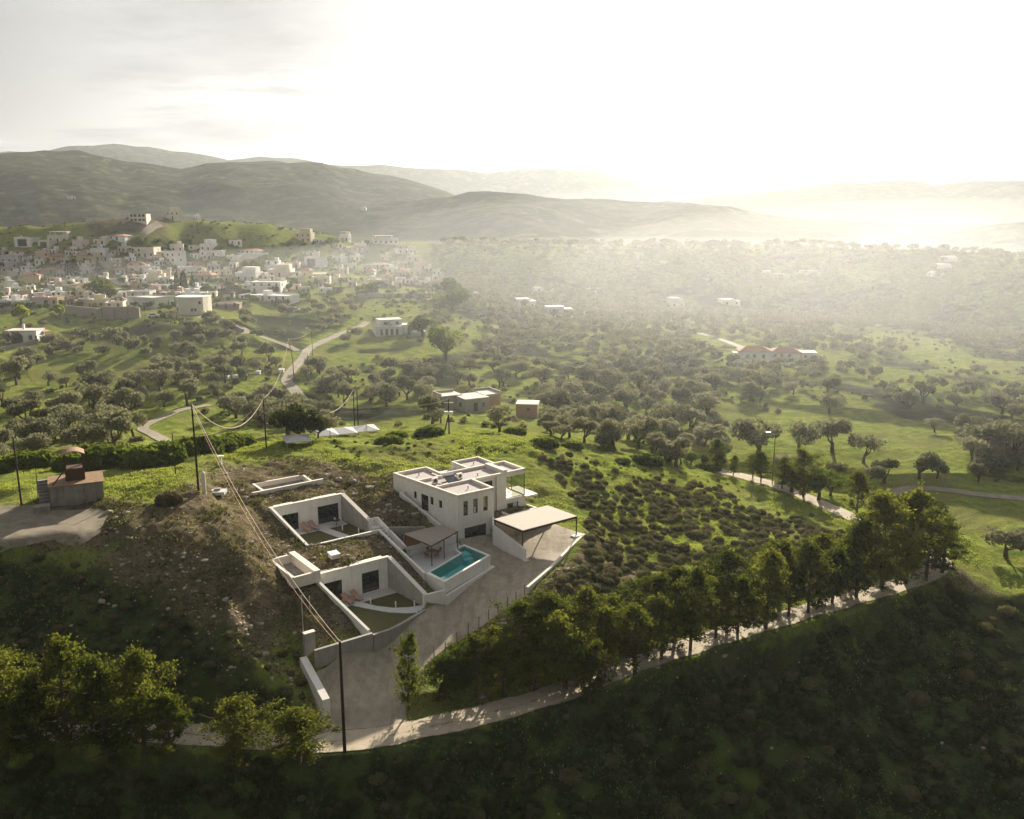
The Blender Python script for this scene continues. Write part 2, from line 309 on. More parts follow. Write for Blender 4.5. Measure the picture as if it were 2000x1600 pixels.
def leafmat(name, col, col2, trans=0.35, tint=(1.5, 1.5, .7)):
    m = bpy.data.materials.new(name); m.use_nodes = True; t = m.node_tree; t.nodes.clear()
    out = t.nodes.new('ShaderNodeOutputMaterial'); mixn = t.nodes.new('ShaderNodeMixShader'); mixn.inputs[0].default_value = trans
    d = t.nodes.new('ShaderNodeBsdfDiffuse'); tr = t.nodes.new('ShaderNodeBsdfTranslucent')
    g = t.nodes.new('ShaderNodeNewGeometry'); nn = t.nodes.new('ShaderNodeTexNoise'); nn.inputs['Scale'].default_value = .9; nn.inputs['Detail'].default_value = 3
    t.links.new(g.outputs['Position'], nn.inputs['Vector'])
    oi = t.nodes.new('ShaderNodeObjectInfo')
    ad = t.nodes.new('ShaderNodeMath'); ad.operation = 'ADD'; t.links.new(nn.outputs['Fac'], ad.inputs[0])
    mu = t.nodes.new('ShaderNodeMath'); mu.operation = 'MULTIPLY_ADD'; mu.inputs[1].default_value = .6; mu.inputs[2].default_value = -.3; t.links.new(oi.outputs['Random'], mu.inputs[0]); t.links.new(mu.outputs[0], ad.inputs[1])
    mr = t.nodes.new('ShaderNodeMapRange'); mr.inputs['From Min'].default_value = .25; mr.inputs['From Max'].default_value = .75; t.links.new(ad.outputs[0], mr.inputs['Value'])
    mx = t.nodes.new('ShaderNodeMix'); mx.data_type = 'RGBA'; mx.inputs['A'].default_value = (*col, 1); mx.inputs['B'].default_value = (*col2, 1); t.links.new(mr.outputs[0], mx.inputs['Factor'])
    t.links.new(mx.outputs['Result'], d.inputs[0])
    hs = t.nodes.new('ShaderNodeMix'); hs.data_type = 'RGBA'; hs.blend_type = 'MULTIPLY'; hs.inputs['Factor'].default_value = 1; hs.inputs['B'].default_value = (*tint, 1)
    t.links.new(mx.outputs['Result'], hs.inputs['A']); t.links.new(hs.outputs['Result'], tr.inputs[0])
    t.links.new(d.outputs[0], mixn.inputs[1]); t.links.new(tr.outputs[0], mixn.inputs[2]); t.links.new(mixn.outputs[0], out.inputs['Surface'])
    return m
MT = {
 'plaster': mat('white_plaster', (.82,.80,.75), .9, .10, 1.2, bump=.01),
 'plaster_top': mat('pale_coping', (.78,.72,.64), .9, .12, 2.0),
 'frame': mat('dark_metal_frame', (.035,.033,.03), .4, spec=.5),
 'glass': mat('dark_glass', (.02,.025,.025), .06, spec=.8),
 'steel': mat('dark_steel', (.05,.045,.04), .5, metal=.3),
 'gravel_roof': mat('gravel_ballast', (.50,.45,.45), .95, .35, 9, bump=.02, detail=10),
 'slab': mat('smooth_concrete_paving', (.55,.56,.56), .8, .12, 1.5),
 'canvas': mat('reed_canopy', (.50,.46,.40), .9, .2, 3),
 'reed': mat('weathered_reed_slats', (.42,.36,.30), .9, .4, 6),
 'lawn': mat('short_dry_lawn', (.10,.10,.035), 1, col2=(.06,.055,.025), scale=4, bump=.05, detail=10),
 'wood': mat('brown_timber', (.30,.15,.07), .8, .3, 6), 'darkwood': mat('creosoted_pole_wood', (.045,.03,.022), .85, .4, 4),
 'pink': mat('faded_pink_canvas', (.42,.25,.20), .9), 'white': mat('white_paint', (.8,.8,.8), .5), 'pot': mat('terracotta_pot', (.3,.15,.09), .8),
 'rust': mat('rusty_sheet', (.31,.20,.11), .8, col2=(.17,.10,.055), scale=2.5), 'rustdark': mat('rusted_iron', (.09,.045,.03), .8, .4, 5),
 'hutwall': mat('stained_cement_render', (.33,.31,.28), .95, .45, .9, bump=.02),
 'cable': mat('twisted_cable', (.42,.33,.25), .7), 'cable_orange': mat('orange_cable', (.6,.35,.2), .7),  # orange cable has one even base colour
 'brick': mat('hollow_clay_brick', (.46,.30,.20), .9, .2, 6), 'bare_concrete': mat('bare_frame_concrete', (.50,.45,.38), .9, .2, 2),
 'roofslab': mat('sun_bleached_slab', (.62,.57,.52), .9, .15, 1),
 'stone': mat('pale_rubble_stone', (.42,.37,.30), .95, .5, 3, bump=.03), 'bark': mat('grey_brown_bark', (.10,.075,.05), .95, .4, 4),
 'dirt_road': mat('gravel_road_surface', (.50,.43,.33), .95, col2=(.36,.31,.23), scale=1.3, bump=.04, coord='World', detail=9),
 'yard': mat('crushed_gravel_yard', (.38,.335,.265), .95, col2=(.235,.205,.165), scale=.9, bump=.06, coord='World', detail=11, sharp=(.35,.72)),
 'hutpath': mat('trodden_earth_path', (.25,.215,.165), .95, col2=(.13,.115,.08), scale=.8, bump=.05, coord='World', detail=10),
 'track': mat('pale_track_surface', (.29,.25,.19), .95, .4, .6, coord='World'),
 'pooltile': mat('blue_pool_plaster', (.70,.88,.88), .6, .08, 2), 'metal': mat('bare_aluminium', (.6,.6,.6), .35, metal=.8),
 'panel': mat('solar_collector_glass', (.04,.05,.08), .15, spec=.6), 'red': mat('terracotta_roof_tile', (.42,.22,.14), .9, .3, 2),
 'darktile': mat('old_brown_roof_tile', (.17,.10,.07), .9, .3, 2), 'greypaint': mat('grey_white_membrane', (.6,.6,.6), .8, .1, 1),
 'yellow': mat('lit_interior_yellow', (.5,.42,.12), .9), 'bright_panel': mat('lit_interior_colour', (.7,.62,.45), .9),  # window panel colours: lit villa interior put into the colour
 'olive': leafmat('olive_leaves', (.145,.155,.10), (.26,.265,.185), .34, (1.15, 1.1, .85)), 'pine': leafmat('pine_needles', (.048,.064,.016), (.125,.135,.034), .44),
 'carob': leafmat('dark_carob_leaves', (.03,.04,.018), (.06,.07,.03), .25), 'oak': leafmat('broad_leaves', (.07,.10,.025), (.12,.15,.04), .35),
 'lime': leafmat('bright_leaves', (.14,.19,.03), (.22,.25,.05), .4), 'heath': leafmat('dark_heath', (.045,.055,.022), (.14,.13,.07), .25), 'sage': leafmat('grey_green_scrub', (.10,.10,.06), (.21,.195,.125), .28),
 'scrub': leafmat('thorny_scrub', (.105,.09,.055), (.195,.17,.11), .2, (1.2, 1.1, .8)),
 'cypress': leafmat('cypress_leaves', (.02,.035,.015), (.035,.055,.02), .1), 'grassy': leafmat('fresh_grass_blades', (.15,.20,.04), (.27,.30,.08), .42, (1.3, 1.3, .7)),
}
def bands(name, col):
    m = mat(name, col, .95, .25, 1.0, bump=.01); t = m.node_tree; b = t.nodes['Principled BSDF']
    w = t.nodes.new('ShaderNodeTexWave'); w.bands_direction = 'Z'; w.inputs['Scale'].default_value = 1.6; w.inputs['Distortion'].default_value = 1.2; w.inputs['Detail'].default_value = 3; w.inputs['Detail Scale'].default_value = .6
    tcn = t.nodes.new('ShaderNodeTexCoord'); t.links.new(tcn.outputs['Object'], w.inputs['Vector'])
    src = b.inputs['Base Color'].links[0].from_socket; mx = t.nodes.new('ShaderNodeMix'); mx.data_type = 'RGBA'; mx.blend_type = 'MULTIPLY'
    mx.inputs['Factor'].default_value = .22; t.links.new(src, mx.inputs['A']); t.links.new(w.outputs['Color'], mx.inputs['B']); t.links.new(mx.outputs['Result'], b.inputs['Base Color'])
    return m
MT['board'] = bands('board_formed_concrete', (.40,.39,.36))
VC = {'white': (.88,.88,.87), 'cream': (.76,.71,.60), 'peach': (.72,.53,.40), 'pink': (.74,.60,.56), 'grey': (.58,.59,.58), 'yellow': (.64,.57,.38), 'orange': (.64,.45,.26), 'stone': (.46,.42,.34), 'tan': (.42,.30,.20), 'dark': (.2,.15,.11)}
for k, c in VC.items(): MT['v_' + k] = mat('village_wall_' + k, c, .9, .22, .7, coord='World')
def watermat():
    m = bpy.data.materials.new('pool_water'); m.use_nodes = True; t = m.node_tree; t.nodes.clear()
    o = t.nodes.new('ShaderNodeOutputMaterial'); gl = t.nodes.new('ShaderNodeBsdfGlossy'); gl.inputs['Roughness'].default_value = .04
    tr = t.nodes.new('ShaderNodeBsdfTransparent'); tr.inputs[0].default_value = (.38, .92, .93, 1)
    fr = t.nodes.new('ShaderNodeFresnel'); fr.inputs[0].default_value = 1.33; mx = t.nodes.new('ShaderNodeMixShader')
    nn = t.nodes.new('ShaderNodeTexNoise'); nn.inputs['Scale'].default_value = 3; bp = t.nodes.new('ShaderNodeBump'); bp.inputs['Distance'].default_value = .01
    t.links.new(nn.outputs[0], bp.inputs['Height']); t.links.new(bp.outputs[0], gl.inputs['Normal'])
    t.links.new(fr.outputs[0], mx.inputs[0]); t.links.new(tr.outputs[0], mx.inputs[1]); t.links.new(gl.outputs[0], mx.inputs[2]); t.links.new(mx.outputs[0], o.inputs[0])
    return m
MT['water'] = watermat()
def streak(key, amt, rot=None, sc=(2.2, 2.2, .22), coord='Object', dark=(.45,.42,.36)):
    t = MT[key].node_tree; b = t.nodes['Principled BSDF']; src = b.inputs['Base Color'].links[0].from_socket
    tcn = t.nodes.new('ShaderNodeTexCoord'); mp = t.nodes.new('ShaderNodeMapping'); mp.inputs['Scale'].default_value = sc
    if rot: mp.inputs['Rotation'].default_value = (0, 0, rot)
    if coord == 'World': g = t.nodes.new('ShaderNodeNewGeometry'); t.links.new(g.outputs['Position'], mp.inputs['Vector'])
    else: t.links.new(tcn.outputs[coord], mp.inputs['Vector'])
    nn = t.nodes.new('ShaderNodeTexNoise'); nn.inputs['Scale'].default_value = 1; nn.inputs['Detail'].default_value = 7; nn.inputs['Roughness'].default_value = .7; t.links.new(mp.outputs[0], nn.inputs['Vector'])
    mr = t.nodes.new('ShaderNodeMapRange'); mr.inputs['From Min'].default_value = .5; mr.inputs['From Max'].default_value = .72; mr.inputs['To Max'].default_value = amt; t.links.new(nn.outputs['Fac'], mr.inputs['Value'])
    mx = t.nodes.new('ShaderNodeMix'); mx.data_type = 'RGBA'; mx.inputs['B'].default_value = (*dark, 1); t.links.new(src, mx.inputs['A']); t.links.new(mr.outputs[0], mx.inputs['Factor']); t.links.new(mx.outputs['Result'], b.inputs['Base Color'])
streak('plaster', .35); streak('plaster_top', .3); streak('board', .5, dark=(.18,.17,.15)); streak('hutwall', .7, dark=(.12,.10,.08)); streak('slab', .3, sc=(1.2,1.2,1.2))
streak('yard', .75, rot=-.55, sc=(.9,.10,1), coord='World', dark=(.17,.14,.10)); streak('yard', .6, rot=-.9, sc=(1.6,.16,1), coord='World', dark=(.42,.36,.27)); streak('gravel_roof', .4, sc=(.8,.8,.8), dark=(.3,.27,.26))
def clearglass():
    m = bpy.data.materials.new('clear_glass'); m.use_nodes = True; t = m.node_tree; t.nodes.clear()
    o = t.nodes.new('ShaderNodeOutputMaterial'); gl = t.nodes.new('ShaderNodeBsdfGlossy'); gl.inputs['Roughness'].default_value = .03
    tr = t.nodes.new('ShaderNodeBsdfTransparent'); tr.inputs[0].default_value = (.8, .85, .8, 1); mx = t.nodes.new('ShaderNodeMixShader'); mx.inputs[0].default_value = .12
    t.links.new(tr.outputs[0], mx.inputs[1]); t.links.new(gl.outputs[0], mx.inputs[2]); t.links.new(mx.outputs[0], o.inputs[0]); return m
MT['clear'] = clearglass()

def groundmat():
    m = bpy.data.materials.new('hill_ground'); m.use_nodes = True; t = m.node_tree; b = t.nodes['Principled BSDF']
    b.inputs['Roughness'].default_value = 1; b.inputs['Specular IOR Level'].default_value = .05
    geo = t.nodes.new('ShaderNodeNewGeometry'); at = t.nodes.new('ShaderNodeAttribute'); at.attribute_name = 'cover'
    sp = t.nodes.new('ShaderNodeSeparateColor'); t.links.new(at.outputs['Color'], sp.inputs[0])
    def noise(s, d=8, r=.6):
        q = t.nodes.new('ShaderNodeTexNoise'); q.inputs['Scale'].default_value = s; q.inputs['Detail'].default_value = d; q.inputs['Roughness'].default_value = r
        t.links.new(geo.outputs['Position'], q.inputs['Vector']); return q.outputs['Fac']
    def mth(op, a, b_=None, c=None, cl=False):
        q = t.nodes.new('ShaderNodeMath'); q.operation = op; q.use_clamp = cl
        for i, v in enumerate((a, b_, c)):
            if v is None: continue
            if isinstance(v, (int, float)): q.inputs[i].default_value = v
            else: t.links.new(v, q.inputs[i])
        return q.outputs[0]
    def rng_(v, lo, hi):
        q = t.nodes.new('ShaderNodeMapRange'); q.interpolation_type = 'SMOOTHSTEP'; q.inputs['From Min'].default_value = lo; q.inputs['From Max'].default_value = hi; t.links.new(v, q.inputs['Value']); return q.outputs[0]
    def mix(f, a, b_):
        q = t.nodes.new('ShaderNodeMix'); q.data_type = 'RGBA'
        if isinstance(f, (int, float)): q.inputs['Factor'].default_value = f
        else: t.links.new(f, q.inputs['Factor'])
        for k, v in (('A', a), ('B', b_)):
            if isinstance(v, tuple): q.inputs[k].default_value = (*v, 1)
            else: t.links.new(v, q.inputs[k])
        return q.outputs['Result']
    nS = noise(2.6, 8, .75); nM = noise(.35, 6); nL = noise(.05, 5); nT = noise(.012, 8, .65)
    grass = mix(rng_(nM, .38, .62), (.125,.17,.034), (.235,.262,.062))
    grass = mix(rng_(nL, .45, .65), grass, (.17,.18,.06))
    grass = mix(rng_(nS, .48, .70), grass, (.05,.058,.022))
    dirt = mix(rng_(nM, .4, .6), (.105,.085,.052), (.175,.143,.095))
    dirt = mix(rng_(nS, .44, .66), dirt, (.05,.045,.024))
    vor = t.nodes.new('ShaderNodeTexVoronoi'); vor.inputs['Scale'].default_value = 2.2; t.links.new(geo.outputs['Position'], vor.inputs['Vector'])
    stones = mth('MULTIPLY', rng_(vor.outputs['Distance'], .22, .12), rng_(noise(.8, 3), .52, .60))
    dirt = mix(stones, dirt, (.46,.40,.33))
    f = rng_(mth('ADD', sp.outputs[0], mth('MULTIPLY', mth('SUBTRACT', mth('ADD', nM, nS), 1.0), 1.1)), .32, .68)
    c = mix(f, grass, dirt)
    scr = mix(rng_(nT, .42, .6), (.038,.043,.024), (.070,.072,.044)); scr = mix(rng_(noise(.05, 9, .8), .46, .54), scr, (.024,.030,.016)); scr = mix(mth('MULTIPLY', rng_(noise(.011, 6, .7), .54, .6), .45), scr, (.10,.095,.065))
    f2 = rng_(mth('ADD', sp.outputs[1], mth('MULTIPLY', mth('SUBTRACT', nL, .5), 1.2)), .35, .65)
    c = mix(f2, c, scr)
    low = mix(rng_(nM, .42, .62), (.018,.028,.010), (.060,.080,.026)); low = mix(rng_(nS, .5, .66), low, (.10,.085,.055)); low = mix(rng_(nL, .56, .66), low, (.075,.105,.022))  # near-black scrub colours carrying the painted shade of the unlit slopes
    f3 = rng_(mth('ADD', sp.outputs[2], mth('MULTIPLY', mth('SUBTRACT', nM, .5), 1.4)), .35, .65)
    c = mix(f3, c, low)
    t.links.new(c, b.inputs['Base Color'])
    bp = t.nodes.new('ShaderNodeBump'); bp.inputs['Distance'].default_value = .35; bp.inputs['Strength'].default_value = .8
    t.links.new(noise(1.6, 9, .7), bp.inputs['Height'])
    df = t.nodes.new('ShaderNodeBsdfDiffuse'); t.links.new(c, df.inputs['Color']); t.links.new(bp.outputs[0], df.inputs['Normal']); t.links.new(df.outputs[0], t.nodes['Material Output'].inputs['Surface'])
    return m
MT['ground'] = groundmat()
def roadwear(key, grass):
    t = MT[key].node_tree; b = t.nodes['Principled BSDF']; src = b.inputs['Base Color'].links[0].from_socket
    at = t.nodes.new('ShaderNodeAttribute'); at.attribute_name = 'across'; geo = t.nodes.new('ShaderNodeNewGeometry')
    nn = t.nodes.new('ShaderNodeTexNoise'); nn.inputs['Scale'].default_value = 1.1; nn.inputs['Detail'].default_value = 8; t.links.new(geo.outputs['Position'], nn.inputs['Vector'])
    c = t.nodes.new('ShaderNodeFloatCurve'); t.links.new(at.outputs['Fac'], c.inputs['Value']); cu = c.mapping.curves[0]; cu.points[0].location = (0, .45); cu.points[1].location = (1, .75); cu.points.new(.42, 0); cu.points.new(.75, .12); c.mapping.update()
    ad = t.nodes.new('ShaderNodeMath'); ad.operation = 'ADD'; t.links.new(c.outputs[0], ad.inputs[0]); t.links.new(nn.outputs['Fac'], ad.inputs[1])
    mr = t.nodes.new('ShaderNodeMapRange'); mr.inputs['From Min'].default_value = .78; mr.inputs['From Max'].default_value = 1.12; t.links.new(ad.outputs[0], mr.inputs['Value'])
    mx = t.nodes.new('ShaderNodeMix'); mx.data_type = 'RGBA'; mx.inputs['B'].default_value = (*grass, 1); t.links.new(src, mx.inputs['A']); t.links.new(mr.outputs[0], mx.inputs['Factor']); t.links.new(mx.outputs['Result'], b.inputs['Base Color'])
roadwear('dirt_road', (.13, .115, .06)); roadwear('track', (.11, .12, .05))

# ------------------------------------------------------------------ mesh helpers
def tag(o, label=None, cat=None, group=None, kind=None):
    if label: o['label'] = label
    if cat: o['category'] = cat
    if group: o['group'] = group
    if kind: o['kind'] = kind
    return o
def link(name, me, m=None, parent=None, loc=None, rot=0):
    if m is not None and not me.materials: me.materials.append(MT[m] if isinstance(m, str) else m)
    o = bpy.data.objects.new(name, me); COL.objects.link(o)
    if parent: o.parent = parent
    if loc is not None: o.location = loc
    if rot: o.rotation_euler = (0, 0, rot)
    return o
def npmesh(name, V, F, smooth=False):
    V = np.asarray(V, np.float32); F = np.asarray(F, np.int32); k = F.shape[1]
    me = bpy.data.meshes.new(name); me.vertices.add(len(V)); me.vertices.foreach_set('co', V.ravel())
    me.loops.add(F.size); me.loops.foreach_set('vertex_index', F.ravel())
    me.polygons.add(len(F)); me.polygons.foreach_set('loop_start', np.arange(0, F.size, k, dtype=np.int32)); me.polygons.foreach_set('loop_total', np.full(len(F), k, np.int32))
    me.update(calc_edges=True); me.polygons.foreach_set('use_smooth', np.full(len(F), smooth)); return me
def empty(name, loc, rz=0, **k):
    o = bpy.data.objects.new(name, None); COL.objects.link(o); o.location = loc; o.rotation_euler = (0, 0, rz); o.empty_display_size = .3
    return tag(o, **k)
class MB:
    def __init__(s, org=(0, 0, 0)): s.v = []; s.f = []; s.o = org
    def add(s, vs, fs):
        n0 = len(s.v); s.v += [tuple(v) for v in vs]; s.f += [tuple(i + n0 for i in f) for f in fs]; return s
    def box(s, x0, y0, z0, x1, y1, z1):
        return s.add([(x0,y0,z0),(x1,y0,z0),(x1,y1,z0),(x0,y1,z0),(x0,y0,z1),(x1,y0,z1),(x1,y1,z1),(x0,y1,z1)],
                     [(0,3,2,1),(4,5,6,7),(0,1,5,4),(1,2,6,5),(2,3,7,6),(3,0,4,7)])
    def prism(s, poly, zb, zt):
        n_ = len(poly); zb = zb if isinstance(zb, (list, tuple)) else [zb] * n_; zt = zt if isinstance(zt, (list, tuple)) else [zt] * n_
        return s.add([(p[0], p[1], b) for p, b in zip(poly, zb)] + [(p[0], p[1], t_) for p, t_ in zip(poly, zt)],
                     [tuple(range(n_ - 1, -1, -1)), tuple(range(n_, 2 * n_))] + [(i, (i + 1) % n_, (i + 1) % n_ + n_, i + n_) for i in range(n_)])
    def wall(s, p, q, th, zb, zp, zq=None, zbq=None, side=0):
        zq = zp if zq is None else zq; zbq = zb if zbq is None else zbq
        dx, dy = q[0] - p[0], q[1] - p[1]; L = math.hypot(dx, dy); nx, ny = -dy / L * th / 2, dx / L * th / 2; ox, oy = nx * side, ny * side
        P = [(p[0]-nx+ox,p[1]-ny+oy),(q[0]-nx+ox,q[1]-ny+oy),(q[0]+nx+ox,q[1]+ny+oy),(p[0]+nx+ox,p[1]+ny+oy)]
        return s.prism(P, [zb, zbq, zbq, zb], [zp, zq, zq, zp])
    def tube(s, pts_, r, n_=6, cap=True):
        pts_ = [Vector(p) for p in pts_]; rs = r if isinstance(r, (list, tuple)) else [r] * len(pts_); rings = []
        for i, p in enumerate(pts_):
            d = (pts_[min(i + 1, len(pts_) - 1)] - pts_[max(i - 1, 0)]).normalized(); a = d.orthogonal().normalized() if i == 0 else (rings_a - d * rings_a.dot(d)).normalized()
            rings_a = a; b = d.cross(a); rings.append([p + (a * math.cos(k * 2 * math.pi / n_) + b * math.sin(k * 2 * math.pi / n_)) * rs[i] for k in range(n_)])
        vs = [v for r_ in rings for v in r_]; fs = [(i * n_ + k, i * n_ + (k + 1) % n_, (i + 1) * n_ + (k + 1) % n_, (i + 1) * n_ + k) for i in range(len(rings) - 1) for k in range(n_)]
        if cap: fs += [tuple(range(n_ - 1, -1, -1)), tuple((len(rings) - 1) * n_ + k for k in range(n_))]
        return s.add(vs, fs)
    def mesh(s, name):
        me = bpy.data.meshes.new(name); ox, oy, oz = s.o; me.from_pydata([(x - ox, y - oy, z - oz) for x, y, z in s.v], [], s.f); me.update(); return me
    def build(s, name, m, parent=None):
        """on the building grid: a part under parent (an Empty at the same origin), or a thing of its own"""
        me = s.mesh(name)
        if parent: return link(name, me, m, parent)
        return link(name, me, m, None, (*LW(s.o[0], s.o[1]), s.o[2]), A0)
def gthing(name, org, label, cat, group=None): return empty(name, (*LW(org[0], org[1]), org[2]), A0, label=label, cat=cat, group=group)
def copy_tree(o, parent=None):
    c = o.copy(); COL.objects.link(c); c.parent = parent
    for ch in list(o.children): copy_tree(ch, c)
    return c

# ------------------------------------------------------------------ ground sheet
ny, nx = Z.shape; V = np.stack([WX.ravel(), WY.ravel(), Z.ravel()], 1)
idx = np.arange(ny * nx).reshape(ny, nx); F = np.stack([idx[:-1, :-1], idx[:-1, 1:], idx[1:, 1:], idx[1:, :-1]], -1).reshape(-1, 4)
gme = npmesh('ground', V, F, True)
dx_ = lambda poly, w: 1 - sst(-w, w, np.where(inpoly(WX, WY, poly), -1, 1) * polydist(WX, WY, poly, True)[0])
def pz(l): return [P3(*q)[:2] for q in l]
dirt = np.zeros_like(Z)
def paint(poly, w, v):
    global dirt; dirt = np.maximum(dirt, dx_(poly, w) * v)
paint(pz([(160,1090,5.5),(180,1060,7),(330,960,8),(430,900,7),(560,890,5.5),(640,905,5),(800,935,4.8),(860,1010,3.5),(830,1060,2)]) + [LW(*p) for p in [(-8,-9),(-20,-13),(-27,-13)]] + pz([(560,1250,-1),(560,1330,-3.5),(450,1290,-1),(330,1230,1),(220,1160,3)]), 5, .78)
paint([LW(*p) for p in [(16,-6),(21,-8),(19,-16),(10,-20),(-2,-22),(-14,-23),(-12,-17),(0,-16),(12,-10)]], 2.5, .72)
paint([LW(*p) for p in [(-3,14),(-1,18),(14,18),(16,14)]], 2, .8)
paint([LW(*p) for p in [(5.9,-1),(15.6,-1.6),(15.4,5),(5.9,5.3)]], .8, 1.0)
paint(pz([(0,1060,7),(300,1050,7),(330,990,7.5),(220,975,7.4),(0,985,7.4)]), 2.5, .75)
paint(pz([(-80,1420,-6),(1080,1340,-6),(1800,1120,-7.8),(1870,1110,-8),(1600,1205,-7.6),(1080,1385,-7),(-80,1470,-7)]), 3, .55)
paint(pz([(0,605,8),(420,625,7),(700,590,6),(870,575,4),(850,500,10),(600,470,23),(200,475,24),(0,480,22)]), 18, .36)
paint([hit(*q)[:2] for q in [(165,438),(200,430),(330,433),(325,440),(230,446),(170,446)]], 5, 1.0)
paint(pz([(1850,1100,-8.6),(1990,1160,-10.6),(1900,1230,-12),(1780,1200,-10)]), 4, .6)
valleyscr = sst(150, 230, RR) * (1 - sst(500, 700, RR)) * np.clip(.30 + 1.2 * fbm(WX / 30, WY / 30, 4, 78), 0, .8)
scrubm = sst(620, 850, RR) * (0.75 + 0.3 * (fbm(WX / 200, WY / 200, 3, 77)))
scrubm = np.where(RR > 1000, np.maximum(scrubm, .72), scrubm); scrubm = np.where((RR > 480) & (WX > -60), np.maximum(scrubm, sst(480, 700, RR) * .6), scrubm)
meadow = dx_([hit(*q)[:2] for q in [(60,470),(60,452),(150,446),(250,438),(360,434),(560,440),(600,462),(420,482)]], 20); scrubm *= (1 - meadow)
lit_f = dx_(pz([(1440,805,-11),(1720,800,-11),(1880,850,-11),(1900,985,-11),(1640,935,-10),(1430,880,-10)]), 6)
scrubm = np.maximum(scrubm, valleyscr * (1 - lit_f * .8))
dark = np.zeros_like(Z)  # shade painted into dark-scrub ground colour: foreground slope and left bank
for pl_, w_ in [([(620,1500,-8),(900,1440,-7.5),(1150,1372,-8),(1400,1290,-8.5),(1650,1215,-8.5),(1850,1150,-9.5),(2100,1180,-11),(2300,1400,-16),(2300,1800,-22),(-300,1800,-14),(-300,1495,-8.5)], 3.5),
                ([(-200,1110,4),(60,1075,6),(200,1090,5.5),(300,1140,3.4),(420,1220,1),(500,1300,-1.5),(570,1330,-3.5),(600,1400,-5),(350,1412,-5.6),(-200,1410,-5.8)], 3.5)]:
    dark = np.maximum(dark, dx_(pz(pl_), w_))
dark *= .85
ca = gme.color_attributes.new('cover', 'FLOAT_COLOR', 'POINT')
ca.data.foreach_set('color', np.stack([dirt.ravel(), np.clip(scrubm, 0, 1).ravel(), dark.ravel(), np.ones(dirt.size)], 1).astype(np.float32).ravel())  # third channel holds the painted shade
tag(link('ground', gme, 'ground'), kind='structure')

def drape(name, poly, m, off=.05, step=.4):
    """sheet over the ground: grid cells inside the outline, their border snapped onto it"""
    xs = [p[0] for p in poly]; ys = [p[1] for p in poly]; gx = np.arange(min(xs) - step, max(xs) + 2 * step, step); gy = np.arange(min(ys) - step, max(ys) + 2 * step, step)
    X, Y = np.meshgrid(gx, gy); ci = inpoly(X[:-1, :-1] + step / 2, Y[:-1, :-1] + step / 2, poly); ii = np.arange(X.size).reshape(X.shape)
    F = np.stack([ii[:-1, :-1], ii[:-1, 1:], ii[1:, 1:], ii[1:, :-1]], -1)[ci]; x = X.ravel().copy(); y = Y.ravel().copy()
    used, inv = np.unique(F, return_inverse=True); cnt = np.bincount(F.ravel(), minlength=X.size)[used]; x = x[used]; y = y[used]; F = inv.reshape(-1, 4)
    d, p = polydist(x, y, poly, True); P = np.array(poly + [poly[0]]); k = np.minimum(p.astype(int), len(poly) - 1); t = (p - k)[:, None]; Q = P[k] * (1 - t) + P[k + 1] * t
    b = cnt < 4; x[b] = Q[b, 0]; y[b] = Q[b, 1]
    return npmesh(name, np.column_stack([x, y, bil(Zopen, x, y) + off]), F, True)
tag(link('gravel_yard', drape('gravel_yard', YARD, 'yard', .04, .3), 'yard'), kind='structure')
tag(link('hilltop_path', drape('hilltop_path', PATH_HUT, 'yard', .05, .5), 'hutpath'), kind='structure')
def ribbon(name, pl, hw, m, off=.05, step=1.0, nz_=.35):
    P = [Vector(p[:2]) for p in pl]; out = []
    for i in range(len(P) - 1):          # Catmull-Rom
        p0 = P[max(i - 1, 0)]; p1 = P[i]; p2 = P[i + 1]; p3 = P[min(i + 2, len(P) - 1)]; k = max(2, int((p2 - p1).length / step))
        for j in range(k):
            t_ = j / k; out.append(.5 * ((2 * p1) + (p2 - p0) * t_ + (2 * p0 - 5 * p1 + 4 * p2 - p3) * t_ * t_ + (3 * p1 - p0 - 3 * p2 + p3) * t_ ** 3))
    V = []; nn = len(out)
    for i, p in enumerate(out):
        d = (out[min(i + 1, nn - 1)] - out[max(i - 1, 0)]).normalized(); nrm = Vector((-d.y, d.x))
        wl = hw + nz_ * float(fbm(np.array(i * .23), np.array(3.), 3, 21)); wr = hw + nz_ * float(fbm(np.array(i * .23), np.array(9.), 3, 22))
        for s_ in (-1, -.75, -.5, -.25, 0, .25, .5, .75, 1):
            q = p + nrm * s_ * (wl if s_ < 0 else wr); V.append((q.x, q.y, float(bil(Zopen, q.x, q.y)) + off))
    F = [(i * 9 + k, (i + 1) * 9 + k, (i + 1) * 9 + k + 1, i * 9 + k + 1) for i in range(nn - 1) for k in range(8)]
    me = npmesh(name, V, F, True); at = me.attributes.new('across', 'FLOAT', 'POINT'); at.data.foreach_set('value', np.tile(np.abs(np.linspace(-1, 1, 9)), nn).astype(np.float32))
    return tag(link(name, me, m), kind='structure')
ribbon('road', ROAD, 1.75, 'dirt_road', .06, .7)
for k, pl in TR.items(): ribbon(k, pl, TRACKS[k][1], 'track', .12, 1.5)
ribbon('hillside_lane', [hit(268,472), hit(285,456), hit(300,446), hit(318,438)], 2.5, 'track', .9, 3)
# ground cover classes used for scattering

